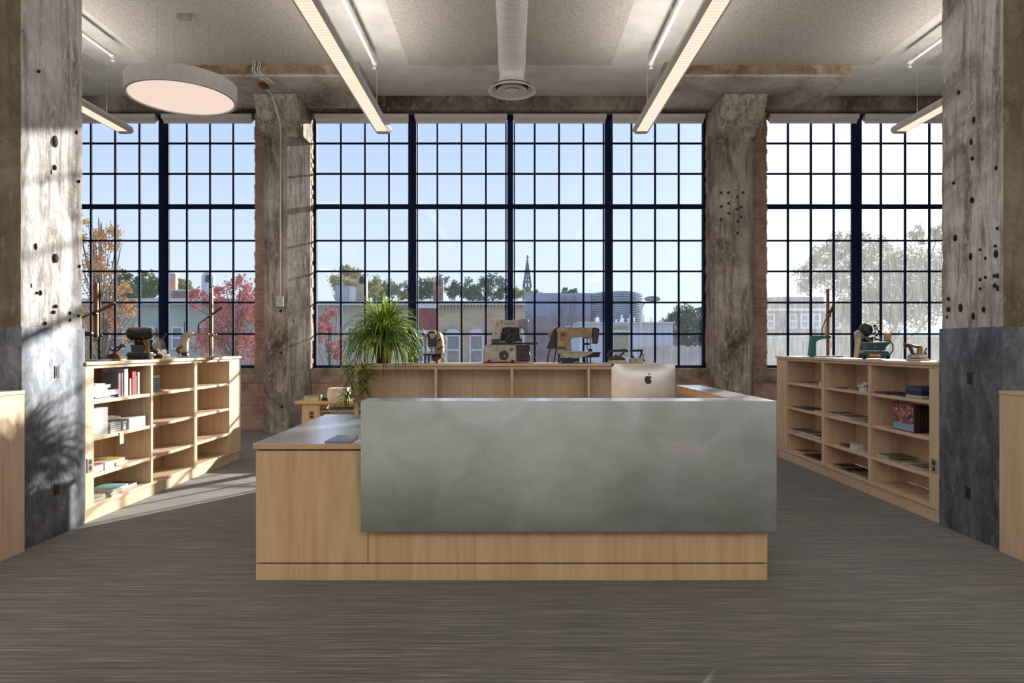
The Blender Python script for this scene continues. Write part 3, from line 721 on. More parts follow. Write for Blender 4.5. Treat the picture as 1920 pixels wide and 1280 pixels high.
# books: side, shelf height, far px, near px of the face turned to the aisle, depth, thickness, cover, pages, label
NB = [0]
def book(sx, z, y0, y1, x0, dep, th, cov, pag, lab, cat='book', grp=None, rz=0, stand=False, nm='book', spine='aisle'):
    """flat: lies with thickness up. stand: thickness along y, spine to the aisle"""
    cy = (y0+y1)/2; cxx = sx*(x0+dep/2)
    t = thing(nm, lab, cat, (cxx, cy, z+.0006), rz, grp)
    ly = (y1-y0)/2; lx = dep/2
    if not stand:
        ct = min(.003, th*.25)
        b = MB(); b.box(-lx, lx, -ly, ly, 0, ct).box(-lx, lx, -ly, ly, th-ct, th)
        if spine == 'back': b.box(sx*lx-.002, sx*lx+.002, -ly, ly, ct, th-ct)
        if spine == 'near': b.box(-lx, lx, -ly, -ly+.003, ct, th-ct)
        b.build('cover', cov, t)
        box(-lx+.004, lx-.004, -ly+.004, ly-.004, ct, th-ct).build('pages', pag, t)
    else:
        ct = min(.003, (y1-y0)*.25)
        b = MB(); b.box(-lx, lx, -ly, -ly+ct, 0, th).box(-lx, lx, ly-ct, ly, 0, th).box(-sx*lx-.0015, -sx*lx+.0015, -ly, ly, 0, th)
        b.build('cover', cov, t)
        box(-lx+.004, lx-.004, -ly+ct, ly-ct, .004, th-.004).build('pages', pag, t)
    return t
WP = pm((196, 192, 184), .7); CR = pm((206, 190, 158), .7); WHC = pm((208, 207, 206), .4); LILAC = pm((178, 178, 206), .4); NAVY = pm((34, 40, 62), .4)
GREYC = pm((104, 96, 104), .5); REDC = pm((176, 34, 28), .4); ORANGE = pm((200, 84, 60), .5); YEL = pm((206, 164, 60), .5); TEAL = pm((140, 176, 178), .5); BRN = pm((110, 66, 50), .5)
DKB = pm((58, 48, 44), .5); TAN = pm((170, 144, 112), .5); OLIVE = pm((120, 108, 76), .5); BLUE = pm((40, 76, 120), .4); GRN = pm((60, 84, 60), .5)
# --- left bookcase, nearest bay, top shelf: pile lying by the near stile
z = SH[0]
stack = [(.014, 5.60, 5.90, .20, NAVY, WP, 'navy booklet at the bottom of the pile, top shelf nearest bay of left bookcase'),
         (.010, 5.62, 5.84, .19, LILAC, WP, 'lilac booklet second from the bottom of the pile, top shelf nearest bay of left bookcase'),
         (.045, 5.58, 5.96, .22, LILAC, WP, 'thick pale blue-white book in the pile on the top shelf of left bookcase'),
         (.020, 5.60, 5.80, .18, CR, CR, 'cream book in the pile on the top shelf of left bookcase'),
         (.026, 5.60, 5.84, .19, LILAC, WHC, 'pale blue-edged book near the top of the pile, left bookcase'),
         (.012, 5.62, 5.76, .16, CR, WP, 'thin cream booklet on top of the pile, left bookcase top shelf')]
for th, a, b_, dep, c1, c2, lab in stack:
    book(-1, z, a, b_, 3.43, dep, th, c1, c2, lab); z += th+.001
t = thing('paper_roll', 'small white roll of labels on top of the pile, left bookcase top shelf', 'roll', (-3.50, 5.67, z+.001)); b = MB(); b.lathe([(.02, 0), (.02, .028)], (0, 0, 0), 'z', 16); b.build('roll', WHC, t); b = MB(); b.lathe([(.008, .0281), (.008, .0295)], (0, 0, 0), 'z', 12); b.build('core', LILAC, t)
z = SH[0]
for y0, y1, x0, dep, h, cov, pag, lab in [
    (6.00, 6.035, 3.46, .155, .205, GREYC, GREYC, 'dark grey hardback standing at the near end of the upright row'),
    (6.04, 6.06, 3.455, .15, .205, pm((120, 58, 62), .5), WP, 'thin dark red book standing beside the dark grey hardback'),
    (6.075, 6.13, 3.45, .20, .245, pm((190, 188, 192), .45), WP, 'tall pale grey binder standing behind the dark grey hardback'),
    (6.145, 6.175, 3.47, .14, .205, BLACK, WP, 'black and white spined book standing right of the grey binder'),
    (6.18, 6.205, 3.46, .15, .15, CR, CR, 'short cream book standing left of the red book'),
    (6.21, 6.265, 3.455, .16, .212, REDC, WP, 'bright red book standing on the top shelf of left bookcase'),
    (6.275, 6.295, 3.46, .15, .17, GRN, WP, 'thin green book standing right of the red book'),
    (6.30, 6.325, 3.455, .15, .205, pm((206, 200, 190), .5), WP, 'pale book standing, last but one of the upright row'),
    (6.335, 6.35, 3.46, .15, .20, TAN, WP, 'thin tan book at the far end of the upright row')]:
    book(-1, z, y0, y1, x0, dep, h, cov, pag, lab, stand=True)
# --- second shelf: tall pile of white booklets
ords = ['lowest', 'second lowest', 'third lowest', 'fourth lowest', 'fifth lowest', 'sixth lowest', 'seventh lowest', 'eighth lowest', 'seventh from the top', 'sixth from the top', 'fifth from the top', 'fourth from the top', 'third from the top', 'second from the top', 'topmost']
z = SH[1]; r = random.Random(2)
for k in range(15):
    j = r.uniform(-.004, .004)
    t = book(-1, z, 5.60+j, 5.80+j, 3.43+abs(j), .21, .0145, WHC, pm((160, 156, 150), .8), 'white booklet, %s of the tall stack on second shelf of left bookcase' % ords[k], 'booklet', 'white booklets in the tall stack', nm='booklet', spine='near')
    z += .0152
z = SH[1]
for k, o_ in enumerate(('bottom', 'second', 'middle', 'fourth', 'top')):
    book(-1, z, 5.83+.002*k, 5.995, 3.43, .16, .0165, WHC, pm((160, 156, 150), .8), 'white booklet, %s of five in the short stack beside the tall stack' % o_, 'booklet', 'white booklets in the short stack', nm='booklet'); z += .0172
t = thing('paper_bag', 'crumpled grey-brown paper bag lying on the short booklet stack', 'bag', (-3.54, 5.97, z+.002))
b = MB(); b.ell((0, .02, .022), .075, .15, .022, 18, 8); r = random.Random(8); b.v = [(x+r.uniform(-.006, .006), y+r.uniform(-.006, .006), max(0, q+r.uniform(-.005, .005))) for x, y, q in b.v]; b.build('bag', pm((150, 134, 120), .7), t)
t = thing('picture_box', 'small dark box with a picture, beside the white carton', 'box', (-3.49, 6.06, SH[1]+.0006)); box(-.05, .05, -.035, .035, 0, .075).build('box', DKB, t, bevel=.004); b = MB(); b.prism([(-.02, .01), (.02, .01), (0, .06)], .0502, .0512, 'x'); b.build('picture', WP, t)
t = thing('carton', 'long white carton on second shelf of left bookcase', 'box', (-3.52, 6.26, SH[1]+.0006)); box(-.09, .09, -.145, .145, 0, .095).build('body', WHC, t, bevel=.004); box(.0902, .0908, -.09, .03, .055, .06).build('printed_line', pm((150, 150, 160), .6), t); box(.0902, .0908, -.09, .0, .042, .046).build('printed_line', pm((150, 150, 160), .6), t)
t = thing('sticky_note', 'yellow paper tag hanging over the edge of second shelf', 'note', (-3.401, 5.95, SH[1]-.03)); box(.0015, .004, -.035, .025, -.075, .028).build('note', pm((228, 216, 170), .6), t)
# --- third shelf
z = SH[2]
book(-1, z, 5.58, 5.73, 3.425, .16, .062, ORANGE, WP, 'thick orange-covered book on third shelf of left bookcase', spine='near')
book(-1, z, 5.75, 5.89, 3.425, .16, .065, WHC, WP, 'thick white paperback beside the orange book')
book(-1, z+.066, 5.66, 5.90, 3.50, .16, .008, OLIVE, WP, 'olive magazine lying across the orange book', 'magazine')
book(-1, z, 5.97, 6.15, 3.46, .2, .022, CR, CR, 'cream book under the yellow book, third shelf of left bookcase')
book(-1, z+.023, 5.93, 6.11, 3.46, .19, .032, YEL, WP, 'yellow and black book on third shelf of left bookcase', spine='near')
# --- bottom
z = .132
for k in range(6):
    t = thing('brochure', 'white brochure, %s of the fanned pile on the bottom shelf of left bookcase' % ['lowest', 'second', 'third', 'fourth', 'fifth', 'topmost'][k], 'brochure', (-3.52, 5.68+.012*k, z+.0006+k*.0062), .12*k-.2, 'fanned white brochures'); box(-.08, .08, -.09, .09, 0, .0055).build('sheet', WHC, t)
book(-1, z, 5.80, 6.05, 3.42, .22, .016, TAN, WP, 'tan book at the bottom under the teal book, left bookcase', rz=.1)
book(-1, z+.0165, 5.82, 6.10, 3.43, .21, .016, CR, CR, 'cream book sandwiched under the teal book, left bookcase', rz=.06)
book(-1, z+.033, 5.84, 6.12, 3.43, .21, .022, TEAL, WP, 'teal-covered art book on the bottom shelf of left bookcase', rz=.08)
book(-1, z+.0, 6.125, 6.33, 3.47, .21, .030, BRN, WP, 'reddish brown book behind the teal book on the bottom shelf', rz=.0)
# --- middle bay top shelf: stack of small white books
z = SH[0]
for k in range(9):
    th = .0165 if k < 7 else .034 if k == 8 else .012
    j = [0, .002, -.003, .004, 0, .003, .006, .015, -.006][k]
    book(-1, z, 6.49, 6.66+j, 3.43, .13, th, NAVY if k % 2 == 0 else BLUE, WHC, 'small dark-spined white book, %s of the stack of nine in the middle bay' % ['bottom', 'second', 'third', 'fourth', 'fifth', 'sixth', 'seventh', 'eighth', 'top'][k], 'book', 'small white books stacked in the middle bay', spine='near'); z += th+.0007
book(-1, SH[0], 6.70, 6.80, 3.43, .12, .016, pm((210, 150, 120), .5), CR, 'small peach booklet beside the stack of nine', 'booklet', nm='booklet')

# --- right bookcase
def rb(shelf, pf, pn, dep, th, cov, pag, lab, x0=3.43, zo=0, rz=0, cat='book', nm='book', spine='none'):
    zz = (.132 if shelf == 3 else SH[shelf])+zo
    ya, yb = x0*F/(pn-960), x0*F/(pf-960); mid = (ya+yb)/2
    for a, b_ in ((5.565, 6.475), (6.52, 7.44), (7.50, 8.45)):
        if a <= mid <= b_ or (mid < 5.6 and a < 5.6): ya = max(ya, a+.01); yb = min(yb, b_-.01)
    if yb-ya < .12: ya = yb-.12 if yb-.12 > [a for a in (5.565, 6.52, 7.5) if a <= mid][-1] else ya; yb = ya+.12 if yb-ya < .12 else yb
    rz = rz*.5; mg = abs(math.sin(rz))*dep/2
    if mg: ya += mg; yb -= mg
    if yb-ya < .06: yb = ya+.06
    return book(1, zz, ya, yb, x0+(abs(math.sin(rz))*(yb-ya)/2), dep, th, cov, pag, lab, cat, None, rz, nm=nm, spine=spine)
rb(0, 1632, 1662, .2, .018, NAVY, pm((60, 84, 130), .4), 'thin navy folder at the far end of the top shelf, nearest right bay', cat='folder', nm='folder')
rb(0, 1666, 1694, .2, .008, BLACK, WP, 'thin black magazine lying between the navy folders', cat='magazine', nm='magazine')
rb(0, 1697, 1728, .22, .030, NAVY, WP, 'navy binder at the bottom of the pile on the top shelf, nearest right bay', spine='none')
rb(0, 1697, 1728, .22, .030, BLACK, NAVY, 'black binder in the middle of the navy pile, right bookcase', zo=.031)
rb(0, 1698, 1727, .2, .038, BLUE, BLUE, 'blue binder on top of the navy pile, right bookcase', zo=.062)
rb(1, 1591, 1607, .2, .001, WHC, WP, '', zo=0) if False else None
# pictorial book facing the aisle + black books behind it
t = thing('picture_book', 'large art book with a red waterfront street picture on its cover, right bookcase', 'book', (3.445, 5.99, SH[1]+.0006))
box(-.012, .012, -.165, .165, 0, .245).build('cover', pm((52, 46, 52), .4), t)
m = Mat('printed_street_picture')
vo = m.n('ShaderNodeTexVoronoi'); vo.inputs['Scale'].default_value = 55; vo.distance = 'CHEBYCHEV'; m.l(m.coord((1, 1, 1)), vo.inputs['Vector'])
sp = m.n('ShaderNodeSeparateXYZ'); m.l(m.coord(), sp.inputs[0])
sepc = m.n('ShaderNodeSeparateColor'); m.l(vo.outputs['Color'], sepc.inputs[0])
col = m.ramp(sepc.outputs[0], [(0.15, (40, 44, 58)), (0.3, (168, 58, 58)), (0.6, (196, 96, 84)), (0.72, (206, 200, 196)), (0.85, (70, 66, 80))])
rc = m.ramp(sp.outputs[2], [(0.055, 0.0), (0.085, 1.0)]); col = m.mix(rc, (140, 164, 190), col); m.set(col, .35)
box(-.0132, -.0122, -.155, .155, .01, .235).build('cover_picture', m.m, t)
for k in range(4):
    t = thing('book', 'black hardback, %s of the four standing behind the red picture book' % ['first from the aisle', 'second from the aisle', 'third from the aisle', 'farthest from the aisle'][k], 'book', (3.475+.031*k, 5.95, SH[1]+.0006), 0, 'black hardbacks behind the picture book')
    box(-.014, .014, -.12, .12, 0, .232).build('cover', BLACK if k % 2 else pm((40, 36, 40), .4), t, bevel=.002)
    box(-.004, .004, -.1208, -.1202, .05, .19).build('spine_title', pm((90, 60, 56), .5), t)
rb(2, 1634, 1656, .2, .022, WHC, WP, 'white-paged magazine pile corner at the far end of third shelf, nearest right bay', rz=-.25, cat='magazine', nm='magazine')
rb(2, 1662, 1682, .22, .012, TAN, WP, 'tan open magazine lying on third shelf, nearest right bay', rz=.2, cat='magazine', nm='magazine')
rb(2, 1640, 1680, .2, .008, OLIVE, WP, 'olive magazine on top of the tan ones, nearest right bay', zo=.023, x0=3.48, cat='magazine', nm='magazine')
rb(2, 1684, 1700, .2, .010, WHC, NAVY, 'white and navy leaflet before the nearest book, third shelf', cat='magazine', nm='magazine')
rb(2, 1703, 1729, .22, .024, GREYC, WHC, 'grey book nearest the column on third shelf of right bookcase')
rb(2, 1706, 1728, .2, .007, OLIVE, WP, 'olive magazine on top of the grey book nearest the column', zo=.025, cat='magazine', nm='magazine')
# middle bay
rb(0, 1563, 1585, .2, .008, BRN, TAN, 'thin brown booklet on the top shelf, middle right bay', cat='booklet', nm='booklet')
rb(0, 1588, 1603, .2, .018, TAN, TAN, 'tan book left of the white stack, middle right bay')
rb(0, 1609, 1624, .18, .044, WHC, WHC, 'thick white book at the bottom of the white stack, middle right bay')
rb(0, 1606, 1620, .18, .016, WHC, WHC, 'white book second in the stepped white stack, middle right bay', zo=.045)
rb(0, 1613, 1623, .15, .015, WHC, WHC, 'white book third in the stepped white stack, middle right bay', zo=.062)
rb(0, 1618, 1625, .14, .015, WHC, WHC, 'small white book topping the stepped white stack', zo=.078)
rb(1, 1551, 1562, .22, .028, DKB, WHC, 'dark book at the far end of second shelf, middle right bay')
rb(1, 1571, 1594, .22, .026, GREYC, WHC, 'grey-covered book at the centre of second shelf, middle right bay')
rb(1, 1598, 1622, .2, .006, TAN, TAN, 'thin tan booklet at the near end of second shelf, middle right bay', cat='booklet', nm='booklet')
rb(2, 1571, 1588, .17, .018, DKB, TAN, 'dark brown book slanting on third shelf, middle right bay', rz=-.2)
rb(2, 1593, 1608, .2, .062, CR, WHC, 'thick white block of a book on third shelf, middle right bay')
rb(2, 1614, 1625, .12, .012, WHC, WHC, 'thin white booklet at the near end of third shelf, middle right bay', cat='booklet', nm='booklet')
rb(3, 1562, 1577, .2, .030, DKB, TAN, 'dark brown book at the far end of the bottom shelf, middle right bay')
rb(3, 1580, 1592, .22, .022, BLACK, GREYC, 'black book in the middle of the bottom shelf, middle right bay')
rb(3, 1596, 1623, .2, .014, OLIVE, WHC, 'olive magazine with white edge on the bottom shelf, middle right bay', cat='magazine', nm='magazine')
# far bay
rb(0, 1476, 1490, .2, .008, TAN, WP, 'thin tan leaflet on the top shelf, far right bay', cat='leaflet', nm='leaflet')
rb(0, 1494, 1511, .2, .018, BRN, WHC, 'brown-covered book on the top shelf, far right bay')
rb(0, 1534, 1539, .2, .040, WHC, WHC, 'white box-like book at the near end of the top shelf, far right bay')
rb(1, 1482, 1500, .22, .008, GREYC, BLACK, 'grey magazine on second shelf, far right bay', cat='magazine', nm='magazine')
rb(1, 1503, 1522, .22, .010, BLACK, GREYC, 'black magazine on second shelf, far right bay', cat='magazine', nm='magazine')
rb(1, 1526, 1536, .2, .016, WHC, WHC, 'white booklet at the near end of second shelf, far right bay', cat='booklet', nm='booklet')
rb(2, 1476, 1492, .22, .026, NAVY, WHC, 'navy book at the far end of third shelf, far right bay')
rb(2, 1500, 1516, .22, .034, GREYC, WHC, 'grey book in the middle of third shelf, far right bay')
rb(2, 1524, 1538, .22, .034, NAVY, WHC, 'navy-covered book at the near end of third shelf, far right bay')
rb(3, 1486, 1502, .2, .026, OLIVE, WHC, 'olive-covered catalogue slanting on the bottom shelf, far right bay', rz=.3)
rb(3, 1506, 1532, .22, .018, DKB, OLIVE, 'dark magazine on the bottom shelf, far right bay', cat='magazine', nm='magazine')

# papers on the side desk
z = Z(752, 9.5)+.001
t = thing('book', 'cream-paged book lying at the bottom on the small side desk', 'book', (X(586, 9.6), 9.67, z)); box(-.115, .09, -.1, .1, 0, .045).build('pages', CR, t); box(-.118, .092, -.102, .102, .0455, .05).build('cover', DKB, t)
t = thing('book', 'thinner cream book on top of the other on the side desk', 'book', (X(586, 9.6), 9.67, z+.051)); box(-.11, .09, -.1, .1, 0, .018).build('pages', CR, t); box(-.113, .093, -.102, .102, .0185, .022).build('cover', BLACK, t)
t = thing('hole_punch', 'small dark grey gadget beside the books on the side desk', 'gadget', (X(604, 9.6)+.02, 9.67, z)); box(-.04, .05, -.06, .06, 0, .03).build('base', BLACK, t, bevel=.006); box(-.04, .04, -.05, .05, .031, .055).build('lever', pm((110, 112, 116), .4, .4), t, bevel=.008)
t = thing('paper_stack', 'tall stack of cream papers on the side desk behind the plant runner', 'paper stack', (X(633, 9.65), 9.73, z))
b = MB(); r = random.Random(6)
for k in range(16): j = r.uniform(-.004, .006); b.box(-.125+j-.01*math.sin(k/5), .13+j, -.14, .14, k*.0108, k*.0108+.0104)
b.build('sheets', pm((222, 214, 198), .7), t)

# ================================================================== MACHINES AND PLANT
class PXB:
    """builds in metres from photo measurements: px, py of a silhouette seen at distance Y, parent placed at its base"""
    def __init__(s, t, px0, py0, sc): s.t = t; s.px = px0; s.py = py0; s.s = sc
    def p(s, pts): return [((a-s.px)*s.s, (s.py-b)*s.s) for a, b in pts]
    def prism(s, name, pts, y0, y1, mat, bevel=.003, parent=None, smooth=False):
        return MB().prism(s.p(pts), y0, y1, 'y').build(name, mat, parent or s.t, bevel=bevel, smooth=smooth)
    def box(s, name, x0, x1, yt, yb, y0, y1, mat, bevel=.003, parent=None):
        return s.prism(name, [(x0, yb), (x1, yb), (x1, yt), (x0, yt)], y0, y1, mat, bevel, parent)
    def tube(s, name, pts, r, mat, parent=None, n=8):
        P = [((a-s.px)*s.s, d, (s.py-b)*s.s) for a, b, d in pts]
        return MB().tube(P, r, n).build(name, mat, parent or s.t, smooth=True)
    def disc(s, name, cx, cy, r, y0, y1, mat, parent=None, n=28, r2=None):
        r2 = r if r2 is None else r2
        return MB().lathe([(r*s.s, y0), (r2*s.s, y1)], ((cx-s.px)*s.s, 0, (s.py-cy)*s.s), 'y', n).build(name, mat, parent or s.t, smooth=True)
    def ell(s, name, cx, cy, rx, ry, rd, d, mat, parent=None):
        return MB().ell(((cx-s.px)*s.s, d, (s.py-cy)*s.s), rx*s.s, rd, ry*s.s, 18, 10).build(name, mat, parent or s.t, smooth=True)
    def hdisc(s, name, cx, cy, r, h, mat, d=0, parent=None):   # disc lying flat (axis up)
        return MB().lathe([(r*.97, 0), (r, h*.5), (r*.97, h)], ((cx-s.px)*s.s, d, (s.py-cy)*s.s), 'z', 32).build(name, mat, parent or s.t, smooth=True)
def text_on(parent, txt, x, y, z, size, mat, name='lettering', rotx=PI/2, sx=1.0):
    cu = bpy.data.curves.new(name, 'FONT'); cu.body = txt; cu.size = size; cu.extrude = .0006; cu.align_x = 'CENTER'
    tmp = bpy.data.objects.new(name, cu); C.objects.link(tmp)
    me = bpy.data.meshes.new_from_object(tmp.evaluated_get(bpy.context.evaluated_depsgraph_get()))
    bpy.data.objects.remove(tmp)
    o = bpy.data.objects.new(name, me); me.materials.clear(); me.materials.append(mat); C.objects.link(o)
    o.parent = parent; o.location = (x, y, z); o.rotation_euler = (rotx, 0, 0); o.scale = (sx, 1, 1); return o

CREAM = plain('aged_cream_enamel', (168, 162, 146), .38, .1, .16, 9)
CREAM2 = plain('stained_beige_enamel', (150, 128, 98), .42, .1, .22, 11)
GUN = pm((58, 56, 56), .35, .6); DKRED = pm((56, 24, 26), .45); STL = pm((160, 156, 150), .28, .9); BRASS = pm((150, 120, 70), .35, .8); RUST = pm((112, 62, 36), .6, .3, .25)
PETROL = plain('petrol_blue_enamel', (34, 82, 92), .35, .1, .15, 10); TEALP = plain('teal_hammered_paint', (42, 104, 110), .4, .1, .12, 12)

YB = 7.60; SB = YB/F; ZB = 1.2285
# --- big overlock machine with its lettering
t = thing('overlock_machine', 'large cream industrial sewing machine with round port on a red mat', 'sewing machine', (X(953, YB), YB, ZB+.006))
q = PXB(t, 953, 681.5, SB)
q.prism('base', [(907, 681), (907, 660), (909, 652), (914, 647), (968, 647), (968, 681)], -.13, .12, CREAM, .012)
q.prism('base_mechanism', [(968.5, 680), (968.5, 649), (992, 649), (994, 655), (992, 662), (994, 668), (992, 680)], -.11, .11, DKRED, .006)
for k, yy in enumerate((653, 663, 673)): q.box('clamp', 974+k, 990, yy, yy+5, -.125, -.111, GUN, .003)
q.disc('port_ring', 945, 668, 11, -.137, -.1305, CREAM); q.disc('port', 945, 668, 9, -.139, -.1375, pm((40, 18, 16), .4)); q.ell('port_spindle', 947, 670, 2.5, 2.5, .01, -.142, STL)
q.disc('button', 959, 657, 3.2, -.142, -.1305, pm((104, 50, 40), .4))
for a in (918, 961): q.box('foot', a-3, a+3, 676, 681, -.134, -.1305, BLACK, .002)
q.prism('table_plate', [(920, 648), (924, 643.5), (1007, 644.5), (1007, 648)], -.14, .12, pm((34, 34, 40), .25, .6), .004)
q.prism('arm', [(921, 643), (921, 640), (927, 608), (930, 604), (936, 602.5), (984, 602.5), (984, 616), (943, 616), (940, 619), (936, 638), (936, 643)], -.07, .10, CREAM, .008)
q.prism('neck_edge', [(921, 643), (922.5, 638), (937, 638), (937, 643)], -.074, .10, pm((60, 34, 28), .4), .002)
q.prism('head', [(973.5, 602), (978, 600.5), (990, 601.5), (991, 606), (991, 626), (984, 628), (983, 618), (977, 617), (973.5, 612)], -.085, .10, pm((120, 122, 128), .35, .2), .006)
q.prism('throat', [(937, 642), (941, 620), (943, 617), (976, 617), (976, 634), (981, 642)], -.01, .08, pm((30, 20, 18), .5), .003)
q.box('slot', 940.5, 942, 604, 610, -.073, -.0705, BLACK, .001); q.box('slot', 932, 933.5, 607, 614, -.073, -.0705, BLACK, .001)
r = random.Random(1)
for k in range(16): q.ell('looper_part', 944+r.random()*32, 622+r.random()*18, r.uniform(.8, 2.2), r.uniform(.8, 2.2), .012, -.02-r.random()*.03, [STL, BLACKM, GUN, BRASS, BLACKM][k % 5])
q.tube('needle_bar', [(974, 618, -.05), (975, 636, -.05)], .007, STL); q.tube('needle_bar', [(979, 626, -.05), (979, 640, -.05)], .005, STL)
q.box('badge', 928, 932, 625, 630, -.073, -.0705, pm((170, 110, 60), .4), .001)
q.tube('thread_guide', [(961, 603, 0), (961, 598, 0), (963, 597.5, 0)], .004, BLACK)
text_on(t, 'SINGER', (955.5-953)*SB, -.0705, (681.5-611.5)*SB, .036, pm((56, 48, 46), .4), sx=1.0)
t = thing('mat', 'red mat under the large cream sewing machine', 'mat', (X(953, YB), YB, ZB)); box(-.29, .28, -.165, .15, 0, .005).build('sheet', pm((176, 34, 60), .6), t)

# --- flat bed machine
t = thing('sewing_machine', 'worn beige flatbed sewing machine with dark hand cover, right of the large cream machine', 'sewing machine', (X(1076, YB), YB, ZB))
q = PXB(t, 1076, 681.5, SB)
q.prism('column', [(1044, 658), (1045, 618), (1066, 618), (1068, 634), (1071, 658)], -.065, .065, CREAM2, .010)
q.prism('arm', [(1042, 618), (1048, 615), (1110, 615.5), (1110, 632), (1106, 636), (1096, 636), (1092, 633), (1075, 634), (1068, 638), (1050, 638)], -.06, .06, CREAM2, .008)
q.prism('end_cap', [(1110, 615), (1121, 616.5), (1122.5, 620), (1120, 643), (1118, 646), (1110.5, 645)], -.075, .07, pm((28, 30, 44), .3), .006)
q.box('side_panel', 1049, 1062, 623, 640, -.070, -.0655, pm((156, 104, 66), .5), .002); q.box('worn_mark', 1053, 1057.5, 626, 632, -.0712, -.0702, pm((70, 40, 30), .6), .001)
q.box('name_plate', 1045, 1060, 651, 655, -.070, -.0655, pm((70, 48, 36), .4), .002)
q.prism('cover', [(1025, 654.5), (1040, 617), (1046, 614), (1050, 617), (1044, 655)], .02, .10, pm((26, 28, 38), .45), .006)
q.disc('hand_wheel', 1037, 628, 9, .066, .10, CREAM2)
q.prism('bed', [(1045, 658.5), (1045, 661), (1052, 668), (1062, 671), (1085, 671.5), (1100, 668), (1110, 663), (1110, 661)], -.10, .10, CREAM, .006)
q.prism('bed_plate', [(1046, 657.5), (1112, 660.5), (1112, 662), (1046, 659.5)], -.105, .105, STL, .001)
q.prism('bed_tail', [(1098, 669), (1110, 664), (1112, 661), (1125, 661), (1122, 670), (1098, 671)], -.08, .08, BLACKM, .004)
q.tube('needle_bar', [(1101, 634, -.01), (1101, 657, -.01)], .008, STL); q.tube('needle_bar', [(1107, 634, -.01), (1106.5, 659, -.01)], .005, BLACKM)
q.box('presser_block', 1096, 1105, 644, 648, -.03, .02, BLACKM, .003); q.box('presser_foot', 1103, 1110, 655, 660, -.03, .02, BLACKM, .003)
q.prism('under_mechanism', [(1048, 672), (1086, 673), (1086, 677), (1070, 681), (1056, 681), (1050, 677)], -.07, .07, BLACK, .006)
for a in (1066, 1083, 1096, 1100, 1106): q.tube('under_rod', [(a, 670, -.03), (a+.6, 681, -.03)], .007, BLACKM)
q.tube('belt', [(1032, 655, .04), (1028, 668, .03), (1026.5, 681, .02)], .007, BLACK); q.tube('belt', [(1043, 656, .04), (1041, 668, .0), (1038, 681, .0)], .007, BLACK)
q.tube('power_wire', [(1030, 664, -.02), (1035, 671, -.06), (1046, 675, -.07)], .003, pm((150, 40, 44), .5)); q.tube('thread_post', [(1071, 616, 0), (1071, 609, 0), (1075, 609.5, 0)], .004, BLACKM)
q.tube('power_wire', [(1000, 668, .1), (1010, 678, .08), (1030, 680.5, .05), (1045, 678, .0)], .0025, pm((180, 178, 180), .5))
q.hdisc('oil_tray', 1080, 681.4, .2, .004, pm((60, 72, 100), .4))

# --- small machine seen end-on
t = thing('sewing_machine', 'small old sewing machine seen end-on with black faceplate, beside the potted plant', 'sewing machine', (X(815, YB), YB, ZB))
q = PXB(t, 815, 681.5, SB)
q.prism('faceplate', [(806, 651), (805, 630), (807, 623.5), (812, 622), (820, 623.5), (821, 630), (820.5, 651)], -.18, -.12, BLACK, .006)
q.prism('label_plate', [(809, 627), (819, 627), (819, 633), (815, 636), (811, 635)], -.183, -.1805, pm((190, 176, 130), .4), .001)
q.box('plate_mark', 812, 816.5, 629.2, 630.2, -.1842, -.1832, BLACK, .0003); q.box('plate_mark', 812, 816.5, 631.6, 632.4, -.1842, -.1832, BLACK, .0003)
q.prism('arm', [(810, 624), (824, 623.5), (828, 628), (831, 640), (832, 665), (818, 665), (816, 640), (810, 636)], -.119, .13, CREAM2, .012)
q.disc('hand_wheel', 826, 640, 10, .135, .16, pm((196, 186, 168), .4, .3))
q.tube('needle_bar', [(812, 652, -.15), (812, 664, -.15)], .008, STL); q.tube('presser_bar', [(816, 652, -.15), (818, 663, -.15)], .006, STL)
q.box('bed', 797.5, 831, 664, 667, -.2, .18, BLACKM, .003)
q.prism('under_mechanism', [(812, 667.5), (829, 667.5), (829, 672), (825, 674), (823, 680), (814, 678), (811, 672)], -.10, .10, RUST, .006)
q.box('leg', 799, 802, 667.5, 681.5, -.18, -.15, BLACK, .002); q.box('leg', 821, 823.5, 667.5, 681.5, -.18, -.15, BLACK, .002); q.box('leg', 799, 802, 667.5, 681.5, .13, .16, BLACK, .002); q.box('leg', 827, 829, 667.5, 681.5, .13, .16, BLACK, .002)
for a, b_ in ((832, 671), (835, 667), (834, 674)): q.ell('knob', a, b_, 2.2, 2.2, .014, -.03, pm((226, 220, 206), .4))
q.tube('lever', [(820, 641, -.1), (827, 638, -.14), (830, 637, -.14)], .006, BLACK); q.tube('lever', [(822, 656, -.12), (830, 652, -.13), (834, 651, -.13)], .006, BLACK)
q.tube('thread_post', [(813, 623, -.1), (813.5, 616, -.1)], .003, STL); q.tube('thread_post', [(829, 624, .05), (833, 620, .05), (838, 619, .05)], .004, BRASS)

